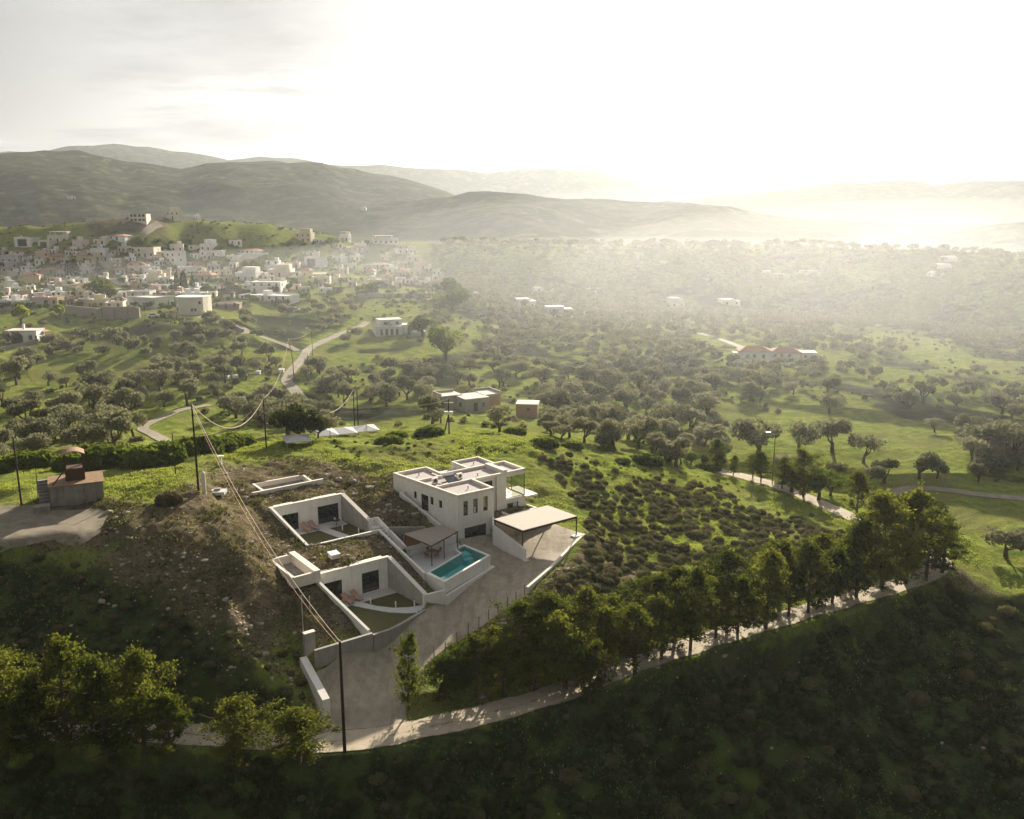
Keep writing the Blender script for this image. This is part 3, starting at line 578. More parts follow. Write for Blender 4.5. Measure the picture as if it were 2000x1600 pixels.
# ================================================================== the house compound (building grid, metres)
def owall(mb, p, q, th, z0, z1, ops=(), z0q=None):
    """wall whose outer face runs p->q, body th to the left of it, with rectangular openings (s0,s1,zb,zt)"""
    L = math.hypot(q[0]-p[0], q[1]-p[1]); d = ((q[0]-p[0])/L, (q[1]-p[1])/L); nrm = (-d[1], d[0])
    cuts = sorted({0, L, *[o[0] for o in ops], *[o[1] for o in ops]})
    def seg(a, b, za, zb_):
        A = (p[0]+d[0]*a, p[1]+d[1]*a); B = (p[0]+d[0]*b, p[1]+d[1]*b)
        mb.prism([A, B, (B[0]+nrm[0]*th, B[1]+nrm[1]*th), (A[0]+nrm[0]*th, A[1]+nrm[1]*th)], za, zb_)
    for a, b in zip(cuts, cuts[1:]):
        o = [x for x in ops if x[0] <= a + 1e-6 and x[1] >= b - 1e-6]
        if not o: seg(a, b, z0, z1)
        else:
            o.sort(key=lambda q: q[2]); za = z0
            for q in o: seg(a, b, za, q[2]); za = q[3]
            seg(a, b, za, z1)
def window(parent, p, q, s0, s1, zb, zt, th=.3, bars=1, name='window', glass='glass', inset=.14, bright_panel=None, trans=0):
    L = math.hypot(q[0]-p[0], q[1]-p[1]); d = ((q[0]-p[0])/L, (q[1]-p[1])/L); nr = (-d[1], d[0])
    def seg(mb, a, b, z0, z1, o0, o1):
        A = (p[0]+d[0]*a+nr[0]*o0, p[1]+d[1]*a+nr[1]*o0); B = (p[0]+d[0]*b+nr[0]*o0, p[1]+d[1]*b+nr[1]*o0); w = o1-o0
        mb.prism([A, B, (B[0]+nr[0]*w, B[1]+nr[1]*w), (A[0]+nr[0]*w, A[1]+nr[1]*w)], z0, z1)
    m = MB(); t = .06
    seg(m, s0, s1, zb, zb+t, inset-.04, inset+.04); seg(m, s0, s1, zt-t, zt, inset-.04, inset+.04)
    seg(m, s0, s0+t, zb+t, zt-t, inset-.04, inset+.04); seg(m, s1-t, s1, zb+t, zt-t, inset-.04, inset+.04)
    for k in range(1, bars+1):
        c = s0+(s1-s0)*k/(bars+1); seg(m, c-t/2, c+t/2, zb+t, zt-t, inset-.035, inset+.035)
    for k in range(trans):
        c = zb+(zt-zb)*(k+1)/(trans+1); seg(m, s0+t, s0+(s1-s0)/(bars+1)-t, c-.03, c+.03, inset-.03, inset+.03)
    w = m.build(name, 'frame', parent)
    g = MB(); seg(g, s0+t, s1-t, zb+t, zt-t, inset+.005, inset+.02); g.build('pane', glass, w)
    if bright_panel:
        c = MB(); seg(c, s0+(s1-s0)*bright_panel[0], s0+(s1-s0)*bright_panel[1], zb+(zt-zb)*bright_panel[2], zb+(zt-zb)*bright_panel[3], inset-.02, inset-.012); c.build('bright_panel', bright_panel[4], w)
    return w
house = gthing('villa', (0, 0, 0), 'white cubic two-storey villa with gravel flat roofs, open corner terrace and tall narrow windows', 'house')
m = MB(); T = .3
FW = [(1.05,4.6,-.45,1.68),(.92,1.64,3.42,5.47),(2.5,3.24,3.43,5.5),(4.13,4.88,3.45,5.52)]
owall(m, (0,0), (5.9,0), T, -.9, 6.5, FW)
LWL = math.hypot(1.7, 14.3)
owall(m, (-1.7,14.3), (0,0), -0+T, -.9, 6.5, [(LWL-a[1], LWL-a[0], a[2], a[3]) for a in [(8.93,9.58,3.88,4.92),(6.28,7.9,2.65,4.93),(5.18,5.84,3.86,4.98),(3.28,3.97,3.86,4.93)]])
owall(m, (5.9,.302), (5.9,5.3), T, -.9, 6.5)
owall(m, (3.6,14.298), (-1.35,14.298), T, 2, 6.5)
RW = [(1.0,3.5,1.9,5.6)]
owall(m, (5.902,5.3), (9.8,5.3), T, -.9, 6.18, RW)
owall(m, (9.8,4.9), (11.5,4.9), T, -.4, 6.5)
owall(m, (11.5,4.9), (15,4.9), T, -.4, 2.38, [(.25,2.25,.42,1.72)])
m.box(11.5,4.903,5.76,15,5.2,6.5)
owall(m, (15,5.2), (15,14.5), T, -.4, 2.38)
m.box(9.8,5.203,-.4,10.1,10,6.1); m.box(11.2,5.203,2.38,11.5,10,6.1)
m.box(8.3,10.003,2.4,13.2,14.5,6.1); m.box(11.5,10.0,2.38,13.19,10.002,6.1)
m.box(3.6,10.3,2,8.3,13.6,5.5)
m.build('wall', 'plaster', house)
# terrace floor and balcony slab
MB().box(11.5,5.2,2.1,14.7,9.99,2.42).box(14.7,4.3,2.1,16.9,9.2,2.42).build('balcony', 'plaster_top', house)
# roofs
m = MB(); m.prism([(.25,.3),(5.6,.3),(5.6,9.9),(-.85,9.9)], 5.95, 6.12).prism([(-.85,9.9),(3.3,9.9),(3.3,14),(-1.38,14)], 5.95, 6.119)
m.box(5.6,5.2,5.94,14.7,9.85,6.13); m.box(8.6,10.15,5.94,12.9,14.2,6.14)
m.build('roof', 'gravel_roof', house)
MB().box(3.9,10.3,5.5,8.3,13.6,5.6).build('lower_roof', 'roofslab', house)
m = MB()     # copings a few mm proud of the walls
def cope(p, q, th=.34, zt=6.53, z0=6.1): m.wall(p, q, th, z0, zt)
cope((.15,.15),(5.75,.15)); cope((-1.53,14.15),(.16,-.02),.34,6.526); cope((-1.7,14.14),(3.75,14.14),.34,6.522); cope((5.75,-.02),(5.75,5.1),.34,6.524)
cope((3.75,9.9),(3.75,14.31),.34,6.518); cope((-.2,5.35),(5.6,5.35),.26,6.45); cope((-.6,9.3),(3.9,9.3),.26,6.45)
cope((5.58,5.07),(15.02,5.07),.36,6.515); cope((14.85,4.89),(14.85,10.1),.34,6.512); cope((3.6,10.0),(15.02,10.0),.3,6.508)
cope((8.45,9.86),(8.45,14.5),.32,6.504); cope((8.3,14.35),(13.2,14.35),.32,6.5); cope((13.05,9.86),(13.05,14.5),.32,6.496)
cope((11.6,5.2),(11.6,9.9),.75,6.75)
m.build('coping', 'plaster_top', house)
m = MB()
for x, y in [(14.9,5.0),(14.9,8.2),(13.3,9.9)]: m.box(x-.05,y-.05,2.42,x+.05,y+.05,5.76 if y < 5.1 else 5.94)
m.box(11.5,5.0,2.42,14.85,5.06,2.52).box(14.87,5.05,2.42,14.93,9.8,2.52)
m.build('terrace_frame', 'frame', house)
MB().box(12.6,5.02,2.52,14.85,5.035,5.76).build('terrace_glazing', 'clear', house)
for i, w_ in enumerate(FW[1:]):
    window(house, (0,0), (5.9,0), *w_, bars=0, bright_panel=[None, (.25,.6,0.03,.42,'bright_panel'), (.06,.5,.3,.97,'yellow')][i])  # panels added for the bright interior seen through the glass
window(house, (0,0), (5.9,0), *FW[0], bars=2, name='glass_door')
for a in [(8.93,9.58,3.88,4.92),(5.18,5.84,3.86,4.98),(3.28,3.97,3.86,4.93)]:
    window(house, (-1.7,14.3), (0,0), LWL-a[1], LWL-a[0], a[2], a[3], bars=0)
window(house, (-1.7,14.3), (0,0), LWL-7.9, LWL-6.28, 2.65, 4.93, bars=1, name='door')
window(house, (5.9,5.3), (9.8,5.3), *RW[0], bars=0, bright_panel=(.7,.93,.05,.35,'pink'))
window(house, (11.5,4.9), (15,4.9), .25, 2.25, .42, 1.72, bars=1, bright_panel=(.55,.93,.06,.94,'greypaint'))
MB().tube([(9.72,4.84,.2),(9.72,4.84,6.2)], .05).build('drainpipe', 'frame', house)
# things on the roof
c = gthing('solar_water_heater', (3.3,7.6,6.12), 'solar water heater with horizontal white tank on the villa roof', 'water heater')
MB().tube([(-.9,0,.95),(.9,0,.95)], .27, 12).build('tank', 'white', c)
MB().add([(-.9,-.2,.75),(.9,-.2,.75),(.9,-1.9,.1),(-.9,-1.9,.1),(-.9,-.2,.69),(.9,-.2,.69),(.9,-1.9,.04),(-.9,-1.9,.04)], [(0,3,2,1),(4,5,6,7),(0,1,5,4),(1,2,6,5),(2,3,7,6),(3,0,4,7)]).build('collector', 'panel', c)
for x in (-.8,.8): MB().tube([(x,.3,0),(x,0,.7),(x,-.3,0)], .03).build('stand', 'metal', c)
acs = []
for i, (x, y, lab) in enumerate([(1.0,7.3,'grey air conditioning unit left of the solar tank on the villa roof'), (5.0,7.2,'grey air conditioning unit right of the solar tank on the villa roof')]):
    if i == 0:
        a = gthing('air_conditioner', (x,y,6.12), lab, 'air conditioner', 'air conditioners on the villa roof')
        MB().box(-.42,-.18,.12,.42,.18,.85).build('casing', 'metal', a); MB().tube([(0,-.185,.48),(0,-.2,.48)], .28, 14).build('fan_grille', 'frame', a)
        MB().box(-.38,-.15,0,-.3,.15,.12).build('bracket', 'frame', a); MB().box(.3,-.15,0,.38,.15,.12).build('bracket', 'frame', a); acs.append(a)
    else:
        a = copy_tree(acs[0]); a.location = (*LW(x, y), 6.12); a['label'] = lab
a = gthing('roof_duct', (2.6,6.5,6.12), 'copper coloured pipes lying between the roof units of the villa', 'pipes')
m = MB()
for k in range(4): m.tube([(-1.2+k*.1,-.2+k*.12,.15),(0,-.1+k*.1,.22),(1.2,-.2+k*.1,.15)], .05)
m.build('pipe', 'wood', a); MB().box(-1.3,-.35,0,-1.15,.35,.2).build('support', 'metal', a); MB().box(1.1,-.35,0,1.25,.35,.2).build('support', 'metal', a)
for lab, x, y in [('small black vent pipe on the rear left roof of the villa',1.2,12.0),('small black vent pipe on the front roof of the villa',3.4,2.6),('small black vent pipe on the long middle roof of the villa',8.0,7.0),('small black vent pipe on the far roof corner of the villa',10.8,12.2)]:
    MBx = MB((x,y,6.12)); MBx.tube([(x,y,6.12),(x,y,6.42)], .06, 8).tube([(x,y,6.42),(x,y,6.5)], .11, 8); tag(MBx.build('vent_pipe', 'frame'), lab, 'vent pipe', 'vent pipes on the villa roof')

# --- walkway and its walls beside the villa
o = MB((-1.5,6,2)); o.prism([(-.2,2.0),(-1.28,11.2),(-2.1,11.2),(-.8,2.0)], [-.2,2.4,2.4,-.2], [.9,3.3,3.3,.9]); tag(o.build('side_walkway', 'slab'), kind='structure')
o = MB((-1.4,7,1)); o.wall((-2.25,11.4),(-.75,2.6),.34,0,4.45,1.6).wall((-2.25,11.28),(-1.36,11.5),.22,2,4.45,4.5)
tag(o.build('retaining_wall', 'plaster'), 'long white sloping parapet wall along the left side of the villa', 'wall')
# --- terrace by the pool
o = MB((-5,-3,-.3)); o.prism([(-9.25,-7.2),(-9.25,.1),(-.3,.1),(-.05,-.05),(-.42,-1.95),(-2.4,-2.6),(-2.5,-4.25)], -1.5, 0.0); tag(o.build('pool_terrace', 'slab'), kind='structure')
o = MB((-4.2,.2,0)); o.wall((-8.0,.2),(-.3,.2),.3,-.6,1.0).box(-7.9,-.4,0.005,-2.5,.05,.42); tag(o.build('bench_wall', 'plaster'), 'low white wall with built-in bench behind the pool terrace', 'wall')
o = MB((-6,3.2,1)); o.wall((-8.0,4.3),(-3.8,2.25),.25,-.5,2.6,2.3).wall((-3.82,2.3),(-3.3,.4),.25,-.5,2.3,1.2); tag(o.build('concrete_wall', 'board'), 'grey board-marked concrete wall rising behind the reed pergola', 'wall')
pool = gthing('swimming_pool', (0,0,0), 'turquoise swimming pool in a raised white concrete basin below the villa', 'swimming pool')
PO = [(-9.4,-7.4),(-8.9,-10.8),(.2,-7.2),(-.4,-2.1),(-2.45,-2.75),(-2.55,-4.35)]
PI = [(-8.85,-7.35),(-8.6,-10.35),(-.15,-7.0),(-.72,-2.55),(-2.15,-2.95),(-2.3,-4.5)]
m = MB(); n6 = 6
for i in range(6):
    j = (i+1) % 6; zt = [.42,.36,.42,.42,.42,.42]
    base = -1.15 if i in (1, 2) else -1.4
    m.add([(*PO[i],base),(*PO[j],base),(*PI[j],base),(*PI[i],base),(*PO[i],zt[i]),(*PO[j],zt[j]),(*PI[j],zt[j]-.004),(*PI[i],zt[i]-.004)], [(0,1,5,4),(1,2,6,5),(2,3,7,6),(3,0,4,7),(4,5,6,7),(0,3,2,1)])
m.build('basin', 'plaster', pool)
MB().prism(PI, -1.4, -1.15).build('basin_floor', 'pooltile', pool)
MB().box(-2.2,-4.4,-1.1,-.8,-3,-.1).box(-2.2,-5.2,-1.1,-.9,-4.4,-.45).build('pool_steps', 'pooltile', pool)
w_ = MB(); w_.add([(*p, .30) for p in PI], [tuple(range(6))]); w_.build('water', 'water', pool)
m = MB(); m.prism([(-8.9,-10.82),(-9.05,-11.25),(.75,-7.5),(.6,-6.4),(.2,-7.2)], -3.2, [-1.25,-1.25,-1.15,-1.15,-1.15]); m.build('catch_channel', 'plaster', pool)
o = MB((-10.2,-10.5,-2)); o.wall((-11.6,-10.3),(-8.9,-10.95),.3,-3.4,-.75,-.55); tag(o.build('garden_wall', 'plaster'), 'short white wall between the pool basin and the lower courtyard', 'wall')
es = [WL(*P3(*q)[:2]) for q in [(845,1175,-2.65),(866,1171,-2.65),(886,1177.5,-2.65),(850,1200,-2.65)]]
o = MB((*es[0],-2.65)); o.prism(es, -3.1, -2.6); tag(o.build('entry_slab', 'slab'), kind='structure')
# pergola
pg = gthing('pergola', (0,0,0), 'reed-covered pergola on thin steel posts over the pool terrace', 'pergola')
PR = [(-7.9,.5),(-7.2,-5.1),(-1.8,-2.8),(-2.3,.5)]
m = MB(); nS = 26
for k in range(nS):
    a, b = k/nS, (k+.8)/nS
    L_ = lambda t_: (PR[0][0]+(PR[1][0]-PR[0][0])*t_, PR[0][1]+(PR[1][1]-PR[0][1])*t_); R2 = lambda t_: (PR[3][0]+(PR[2][0]-PR[3][0])*t_, PR[3][1]+(PR[2][1]-PR[3][1])*t_)
    m.prism([L_(b), R2(b), R2(a), L_(a)], 2.72, 2.76)
m.build('reed_roof', 'reed', pg)
m = MB()
for i in range(4): m.wall(PR[i], PR[(i+1) % 4], .08, 2.58, 2.71)
for t_ in (.33,.66): m.wall((PR[0][0]+5.6*t_, .5), (PR[1][0]+5.4*t_, -5.1+2.3*t_), .06, 2.6, 2.7)
m.build('roof_frame', 'rustdark', pg)
for x, y in [(-7.15,-5.05),(-4.7,-4.0),(-1.85,-2.75),(-2.35,.35),(-7.8,.35)]:
    MB().box(x-.045,y-.045,0 if y < 0 else 1.0,x+.045,y+.045,2.6).build('post', 'steel', pg)
MB().box(-7.78,.28,1.02,-5.6,.34,2.55).build('timber_screen', 'wood', pg)
c = gthing('pendant_lamp', (-5.9,-.9,2.6), 'white pendant lamp hanging under the reed pergola', 'lamp')
MB().tube([(0,0,0),(0,0,-.7)], .012).build('cord', 'frame', c); MB().tube([(0,0,-.65),(0,0,-.75),(0,0,-.95)], [.04,.2,.3], 12).build('lamp_shade', 'white', c)
# dining table and chairs
t_ = gthing('dining_table', (-5.3,-2.2,0), 'square brown wooden table under the pergola', 'table')
MB().box(-.5,-.5,.7,.5,.5,.75).build('tabletop', 'wood', t_)
for sx in (-1,1):
    for sy in (-1,1): MB().box(sx*.44-.03,sy*.44-.03,0,sx*.44+.03,sy*.44+.03,.7).build('leg', 'wood', t_)
ch0 = None
for dx, dy, rz, lab in [(-.95,0,-90,'wooden chair on the left side of the pergola table'),(.95,0,90,'wooden chair on the right side of the pergola table'),(0,.95,180,'wooden chair behind the pergola table'),(0,-.95,0,'wooden chair in front of the pergola table')]:
    if ch0 is None:
        ch0 = gthing('chair', (0,0,0), lab, 'chair', 'wooden chairs around the terrace table'); c = ch0
        MB().box(-.24,-.24,.42,.24,.24,.47).build('seat', 'wood', c); MB().box(-.24,-.27,.55,.24,-.23,.9).build('backrest', 'wood', c)
        for sx in (-1,1):
            for sy in (-1,1): MB().box(sx*.21-.02,sy*.21-.02,0,sx*.21+.02,sy*.21+.02,.42 if sy > 0 else .56).build('leg', 'wood', c)
    else: c = copy_tree(ch0); c['label'] = lab
    c.location = (*LW(-5.3+dx, -2.2+dy), 0.0); c.rotation_euler = (0,0,A0+math.radians(rz))
def plant_pot(x, y, z, lab, s=1.0, crown='oak'):
    c = gthing('potted_plant', (x,y,z), lab, 'potted plant', 'potted plants around the villa')
    MB().tube([(0,0,0),(0,0,.4*s)], [.16*s,.24*s], 10).build('pot', 'pot', c)
    n_ = 160; P_ = RN.normal(0, .2*s, (n_,3)) + (0,0,.7*s); A_ = RN.normal(0,.09*s,(n_,3)); B_ = RN.normal(0,.09*s,(n_,3))
    link('foliage', npmesh('foliage', np.stack([P_, P_+A_, P_+B_], 1).reshape(-1,3), np.arange(n_*3).reshape(-1,3)), crown, c); return c
plant_pot(-8.6,-.6,0,'potted plant at the left end of the pool terrace bench',1.2)
plant_pot(-8.9,-2.4,0,'small potted plant beside the terrace edge wall',.8)
plant_pot(5.55,-.75,-.35,'large potted plant at the foot of the carport wall',1.4)

# --- stairs
st = gthing('outdoor_stairs', (0,0,0), 'narrow concrete steps climbing between two white walls', 'stairs')
m = MB()
for k in range(10): m.box(-9.36,.2+k*.62,-.6,-8.1,.2+(k+1)*.62,.22*(k+1))
m.box(-9.36,6.4,-.6,-8.1,7.4,2.2); m.build('steps', 'slab', st)
m = MB(); m.wall((-9.5,4.35),(-9.5,-7.3),.28,-1.6,2.62,.46); m.wall((-7.98,7.4),(-7.98,-.1),.26,-.6,3.05,1.25); m.wall((-9.3,7.52),(-7.85,7.52),.24,-.6,3.05)
m.build('stair_wall', 'plaster', st)
MB().box(-8.6,7.38,2.55,-8.45,7.4,2.7).build('wall_light', 'frame', st)

# --- earth-sheltered guest rooms
def suite(nm, lab, P, fl, top, ends, ops, board_left):
    g = gthing(nm, (0,0,0), lab, 'guest room', 'earth sheltered guest rooms')
    (xl, yf), (xr, _) = P['fac']; m = MB(); owall(m, (xl,yf), (xr,yf), .35, fl-.3, top, ops); m.build('wall', 'plaster', g)
    m = MB(); m.box(xl-.3,yf-.05,top,xr+.3,yf+.42,top+.14).box(xl+.6,yf+.42,top-.1,xr-.3,yf+1.1,top+.02); m.build('coping', 'plaster_top', g)
    for a in ops: window(g, (xl,yf), (xr,yf), *a, bars=1, name='glass_door', trans=3)
    MB().box(xl+5.5,yf-.08,fl+2.55,xl+6.1,yf-.002,fl+2.62).build('wall_light', 'white', g)
    return g
g1 = suite('guest_room', 'upper sunken guest room with white facade under a planted roof', {'fac': [(-19.9,14.3),(-10,14.3)]}, 1.15, 4.8, None, [(1.36,3.62,1.2,3.56),(6.42,9.5,1.2,3.72)], 0)
m = MB(); m.wall((-20.0,14.3),(-19.4,4.15),.36,.6,4.98,2.72).build('left_wall', 'plaster', g1)
m = MB(); m.wall((-9.72,14.3),(-9.05,7.5),.55,.6,4.92,2.75); m.build('right_wall', 'board', g1)
MB().wall((-9.72,14.35),(-9.05,7.45),.59,4.9,4.97,2.8,2.7).build('wall_coping', 'plaster_top', g1)
m = MB(); m.wall((-19.5,4.2),(-9.45,4.2),.28,.6,2.6).build('front_wall', 'plaster', g1)
MB().add([(x,y,1.13) for x,y in P1], [tuple(range(5))][:1]).build('lawn', 'lawn', g1)
MB().prism([(-19.5,12.2),(-10.1,12.2),(-10.1,14.28),(-19.5,14.28)], 1.0, 1.2).prism([(-14.3,12.2),(-13,12.2),(-11.2,4.9),(-12.7,4.9)][::-1], 1.0, 1.198).prism([(-12.7,4.4),(-12.7,5.4),(-9.3,6.2),(-9.3,4.6)][::-1], 1.0, 1.196).build('paving', 'slab', g1)
g2 = suite('guest_room', 'lower sunken guest room with white facade and curved garden path', {'fac': [(-21.9,-3.1),(-12.3,-3.1)]}, -2.2, 1.7, None, [(1.3,3.52,-2.15,.46),(6.12,8.44,-2.1,.5)], 1)
MB().wall((-22.0,-3.05),(-20.15,-13.2),.34,-2.9,1.84,-1.45).build('left_wall', 'plaster', g2)
MB().wall((-12.05,-3.1),(-11.3,-10.2),.5,-3.2,1.8,-.72).build('right_wall', 'board', g2)
MB().wall((-12.05,-3.15),(-11.28,-10.35),.54,1.78,1.88,-.64,-.74).build('wall_coping', 'plaster_top', g2)
MB().add([(x,y,-2.23) for x,y in P2], [tuple(range(6))]).build('lawn', 'lawn', g2)
pth = [WL(*P3(u,v,-2.2)[:2]) for u,v in [(666,1172),(690,1183),(724,1190),(762,1196.5),(795,1198),(818,1197),(838,1190),(828,1182),(800,1186.5),(768,1188),(735,1184),(708,1177)]]
MB().prism([(-21.6,-5.0),(-12.1,-5.0),(-12.25,-3.12),(-21.7,-3.12)], -2.5, -2.15).prism(pth, -2.5, -2.152).build('paving', 'slab', g2)
def bollard(px, py, z, lab, first=[None]):
    x, y = WL(*P3(px, py, z)[:2])
    if not first[0]:
        c = gthing('bollard_light', (x,y,z), lab, 'garden light', 'white bollard lights in the courtyards'); first[0] = c
        MB().box(-.06,-.06,0,.06,.06,.62).build('post', 'white', c); MB().box(-.075,-.075,.62,.075,.075,.72).build('cap', 'plaster_top', c)
    else: c = copy_tree(first[0]); c.location = (*LW(x,y), z); c['label'] = lab
for q in [(724,1179,-2.2,'white bollard light nearest the loungers in the lower courtyard'),(773,1186,-2.2,'white bollard light in the middle of the curved path'),(809.5,1184,-2.2,'white bollard light at the gate end of the curved path'),
          (669,1036,1.15,'white bollard light beside the upper courtyard path'),(700.6,1041,1.15,'white bollard light near the front wall of the upper courtyard')]: bollard(*q)
ln0 = None
for x, y, z, lab, rz in [(-18.0+2.1,12.9,1.2,'pink sling lounger nearer the window in the upper courtyard',200),(-14.7,13.1,1.2,'pink sling lounger nearer the sliding door in the upper courtyard',200),(-18.3,-4.2,-2.15,'pink sling lounger on the left in the lower courtyard',200),(-17.0,-4.0,-2.15,'pink sling lounger on the right in the lower courtyard',200)]:
    if ln0 is None:
        c = ln0 = gthing('lounge_chair', (x,y,z), lab, 'lounge chair', 'pink lounge chairs in the courtyards')
        MB().add([(-.33,-.1,.42),(.33,-.1,.42),(.33,.85,.32),(-.33,.85,.32),(-.33,-.1,.38),(.33,-.1,.38),(.33,.85,.28),(-.33,.85,.28)], [(0,1,2,3),(7,6,5,4),(0,4,5,1),(1,5,6,2),(2,6,7,3),(3,7,4,0)]).build('seat', 'pink', c)
        MB().add([(-.33,-.1,.42),(.33,-.1,.42),(.33,-.75,1.05),(-.33,-.75,1.05),(-.33,-.14,.38),(.33,-.14,.38),(.33,-.79,1.01),(-.33,-.79,1.01)], [(0,3,2,1),(4,5,6,7),(0,1,5,4),(1,2,6,5),(2,3,7,6),(3,0,4,7)]).build('backrest', 'pink', c)
        for sx in (-1,1): MB().tube([(sx*.36,.8,0),(sx*.36,-.1,.45),(sx*.36,-.7,.95)], .025).tube([(sx*.36,-.5,0),(sx*.36,.3,.4)], .025).build('frame', 'wood', c)
    else: c = copy_tree(ln0); c.location = (*LW(x,y), z); c['label'] = lab
    c.rotation_euler = (0,0,A0+math.radians(rz))
sd0 = gthing('side_table', (-17.65,-4.3,-2.15), 'tiny round side table between the two lower pink loungers', 'table')
MB().tube([(0,0,.4),(0,0,.43)], .2, 12).build('tabletop', 'pink', sd0); MB().tube([(0,0,0),(0,0,.4)], .03).build('leg', 'wood', sd0)
tb = gthing('garden_table', (-11.6,12.6,1.2), 'dark round table in the corner of the upper courtyard', 'table')
MB().tube([(0,0,.7),(0,0,.74)], .55, 16).build('tabletop', 'rustdark', tb); MB().tube([(0,0,0),(0,0,.7)], .05).build('leg', 'rustdark', tb)
c = gthing('table_lamp', (-11.8,12.6,1.94), 'small white lamp on the dark round courtyard table', 'lamp'); MB().tube([(0,0,0),(0,0,.2)], .03).build('stem', 'white', c); MB().tube([(0,0,.2),(0,0,.38)], [.14,.08], 10).build('lamp_shade', 'white', c)
# light wells
def well(P, z, fl, lab, thick=None):
    cx, cy = P[0]; g = gthing('light_well', (0,0,0), lab, 'light well', 'light wells in the planted roofs')
    m = MB()
    for i in range(4): m.wall(P[i], P[(i+1) % 4], .34, fl-.3, z + .003*i)
    m.build('rim', 'plaster_top', g)
    if thick: m2 = MB(); m2.wall(*thick, fl-.3, z+.14); m2.build('thick_wall', 'plaster_top', g)
    f = MB(); f.prism(P, fl-.2, fl); f.build('cover_slab', 'hutwall', g)
    mx = [(P[0][0]+P[1][0])/2, (P[0][1]+P[1][1])/2]; nx = [(P[2][0]+P[3][0])/2, (P[2][1]+P[3][1])/2]; MB().wall(mx, nx, .06, fl, fl+.03).build('joint', 'frame', g)
well(WELL1, 5.62, 4.95, 'shallow rectangular light well above the upper guest room', ((-20.5,19.6),(-10,20.0),.36))
well(WELL2, 2.75, 1.75, 'rectangular light well beside the roof of the lower guest room', ((-22.0,2.9),(-21.95,-4.4),.75))
c = gthing('skylight', (-17.9,-.1,2.1), 'small white square skylight on the lower planted roof', 'skylight')
MB().box(-.5,-.5,0,.5,.5,.5).build('curb', 'plaster_top', c); MB().prism([(-.6,-.6),(.6,-.6),(.6,.6),(-.6,.6)], [.5,.5,.62,.62], [.58,.58,.7,.7]).build('lid', 'white', c)
# --- board-marked retaining walls below
cw = [WL(*P3(u,v,z)[:2]) + (z,) for u,v,z in [(614,1270,-1.6),(727,1236,-1.5),(728,1239.5,-1.75),(761,1229,-1.8),(785,1217,-1.85),(809,1202.5,-1.9),(842,1184,-2.0)]]
o = MB((cw[1][0],cw[1][1],-3)); o.wall(cw[0][:2], cw[1][:2], .35, -6, cw[0][2], cw[1][2]); tag(o.build('concrete_wall', 'board'), 'straight grey board-marked concrete wall at the bottom of the planted slope', 'wall')
o = MB((cw[3][0],cw[3][1],-3))
for a, b in zip(cw[2:], cw[3:]): o.wall(a[:2], b[:2], .35, -5.5, a[2], b[2])
tag(o.build('curved_concrete_wall', 'board'), 'curved grey board-marked wall enclosing the lower courtyard', 'wall')
lw0, lw1 = WL(*P3(592,1283,-2.6)[:2]), WL(*P3(637,1366,-3.9)[:2])
o = MB((*lw0,-4)); o.wall(lw0, lw1, .75, -6.5, -2.6, -3.9); tag(o.build('gate_wall', 'plaster'), 'thick pale sloping wall running down to the road', 'wall')
pp = WL(*P3(600,1283,-2.75)[:2]); pil = gthing('meter_pillar', (*pp,-4.5), 'square grey concrete pillar at the driveway wall corner', 'pillar')
MB().box(-.15,.0,0,1.0,.5,4.3).build('shaft', 'board', pil); MB().box(-.2,-.05,4.3,1.05,.55,4.38).build('cap', 'plaster_top', pil)
MB().box(.55,-.62,-.1,1.35,-.5,1.5).build('cabinet_frame', 'white', pil); MB().box(.68,-.64,.1,1.2,-.62,1.35).build('cabinet_door', 'panel', pil)
# slender masts
for (u, v, h, lab) in [(595,1283,6.9,'tall thin grey metal mast beside the concrete pillar'),(608,1240,4.6,'shorter thin metal mast above the concrete pillar')]:
    x, y = P3(u,v,-2.9)[:2]; lx, ly = WL(x,y); o = MB((lx,ly,-3.4)); o.tube([(lx,ly,-3.4),(lx,ly,-2.9+h)], .045, 6).tube([(lx-.12,ly,-2.9+h),(lx+.12,ly,-2.9+h)], .02, 4)
    tag(o.build('metal_mast', 'metal'), lab, 'mast')
# --- carport
cp = gthing('carport', (0,0,0), 'large flat carport canopy of pale reed on thin brown steel posts', 'carport')
CR = [(4.25,-2.35),(4.7,-8.1),(14.0,-8.0),(13.6,-2.1)]
MB().prism(CR, 2.92, 3.0).build('canopy', 'canvas', cp)
m = MB()
for i in range(4): m.wall(CR[i], CR[(i+1) % 4], .1, 2.7, 2.915)
for k in range(1, 9):
    t_ = k/9; m.wall((4.25+9.35*t_, -2.3), (4.7+9.3*t_, -8.05), .06, 2.78, 2.9)
m.build('frame', 'rustdark', cp)
for x, y, zb in [(4.75,-8.0,-.9),(13.95,-7.9,.1),(13.6,-2.2,0),(4.3,-2.45,-.3)]: MB().box(x-.06,y-.06,zb,x+.06,y+.06,2.72).build('post', 'steel', cp)
MB().box(13.2,-8.5,-.6,14.9,-7.6,.3).build('footing', 'plaster_top', cp)
o = MB((4.3,-5.5,0)); o.wall((5.75,.0),(4.0,-2.6),.3,-1.2,2.3,2.25).wall((4.0,-2.6),(4.45,-9.0),.3,-1.8,2.25,.75).box(4.2,-9.25,-1.6,5.6,-8.6,-.75); tag(o.build('garden_wall', 'plaster'), 'white garden wall sloping down from the villa beside the carport', 'wall')
o = MB((9,-2,0)); o.wall((5.6,-.6),(8.0,-1.9),.3,-.8,1.9,1.7).wall((8,-1.9),(15.2,-1.5),.3,-.8,1.7,1.0); tag(o.build('retaining_wall', 'stone'), 'low stone retaining wall in the shade behind the carport', 'wall')
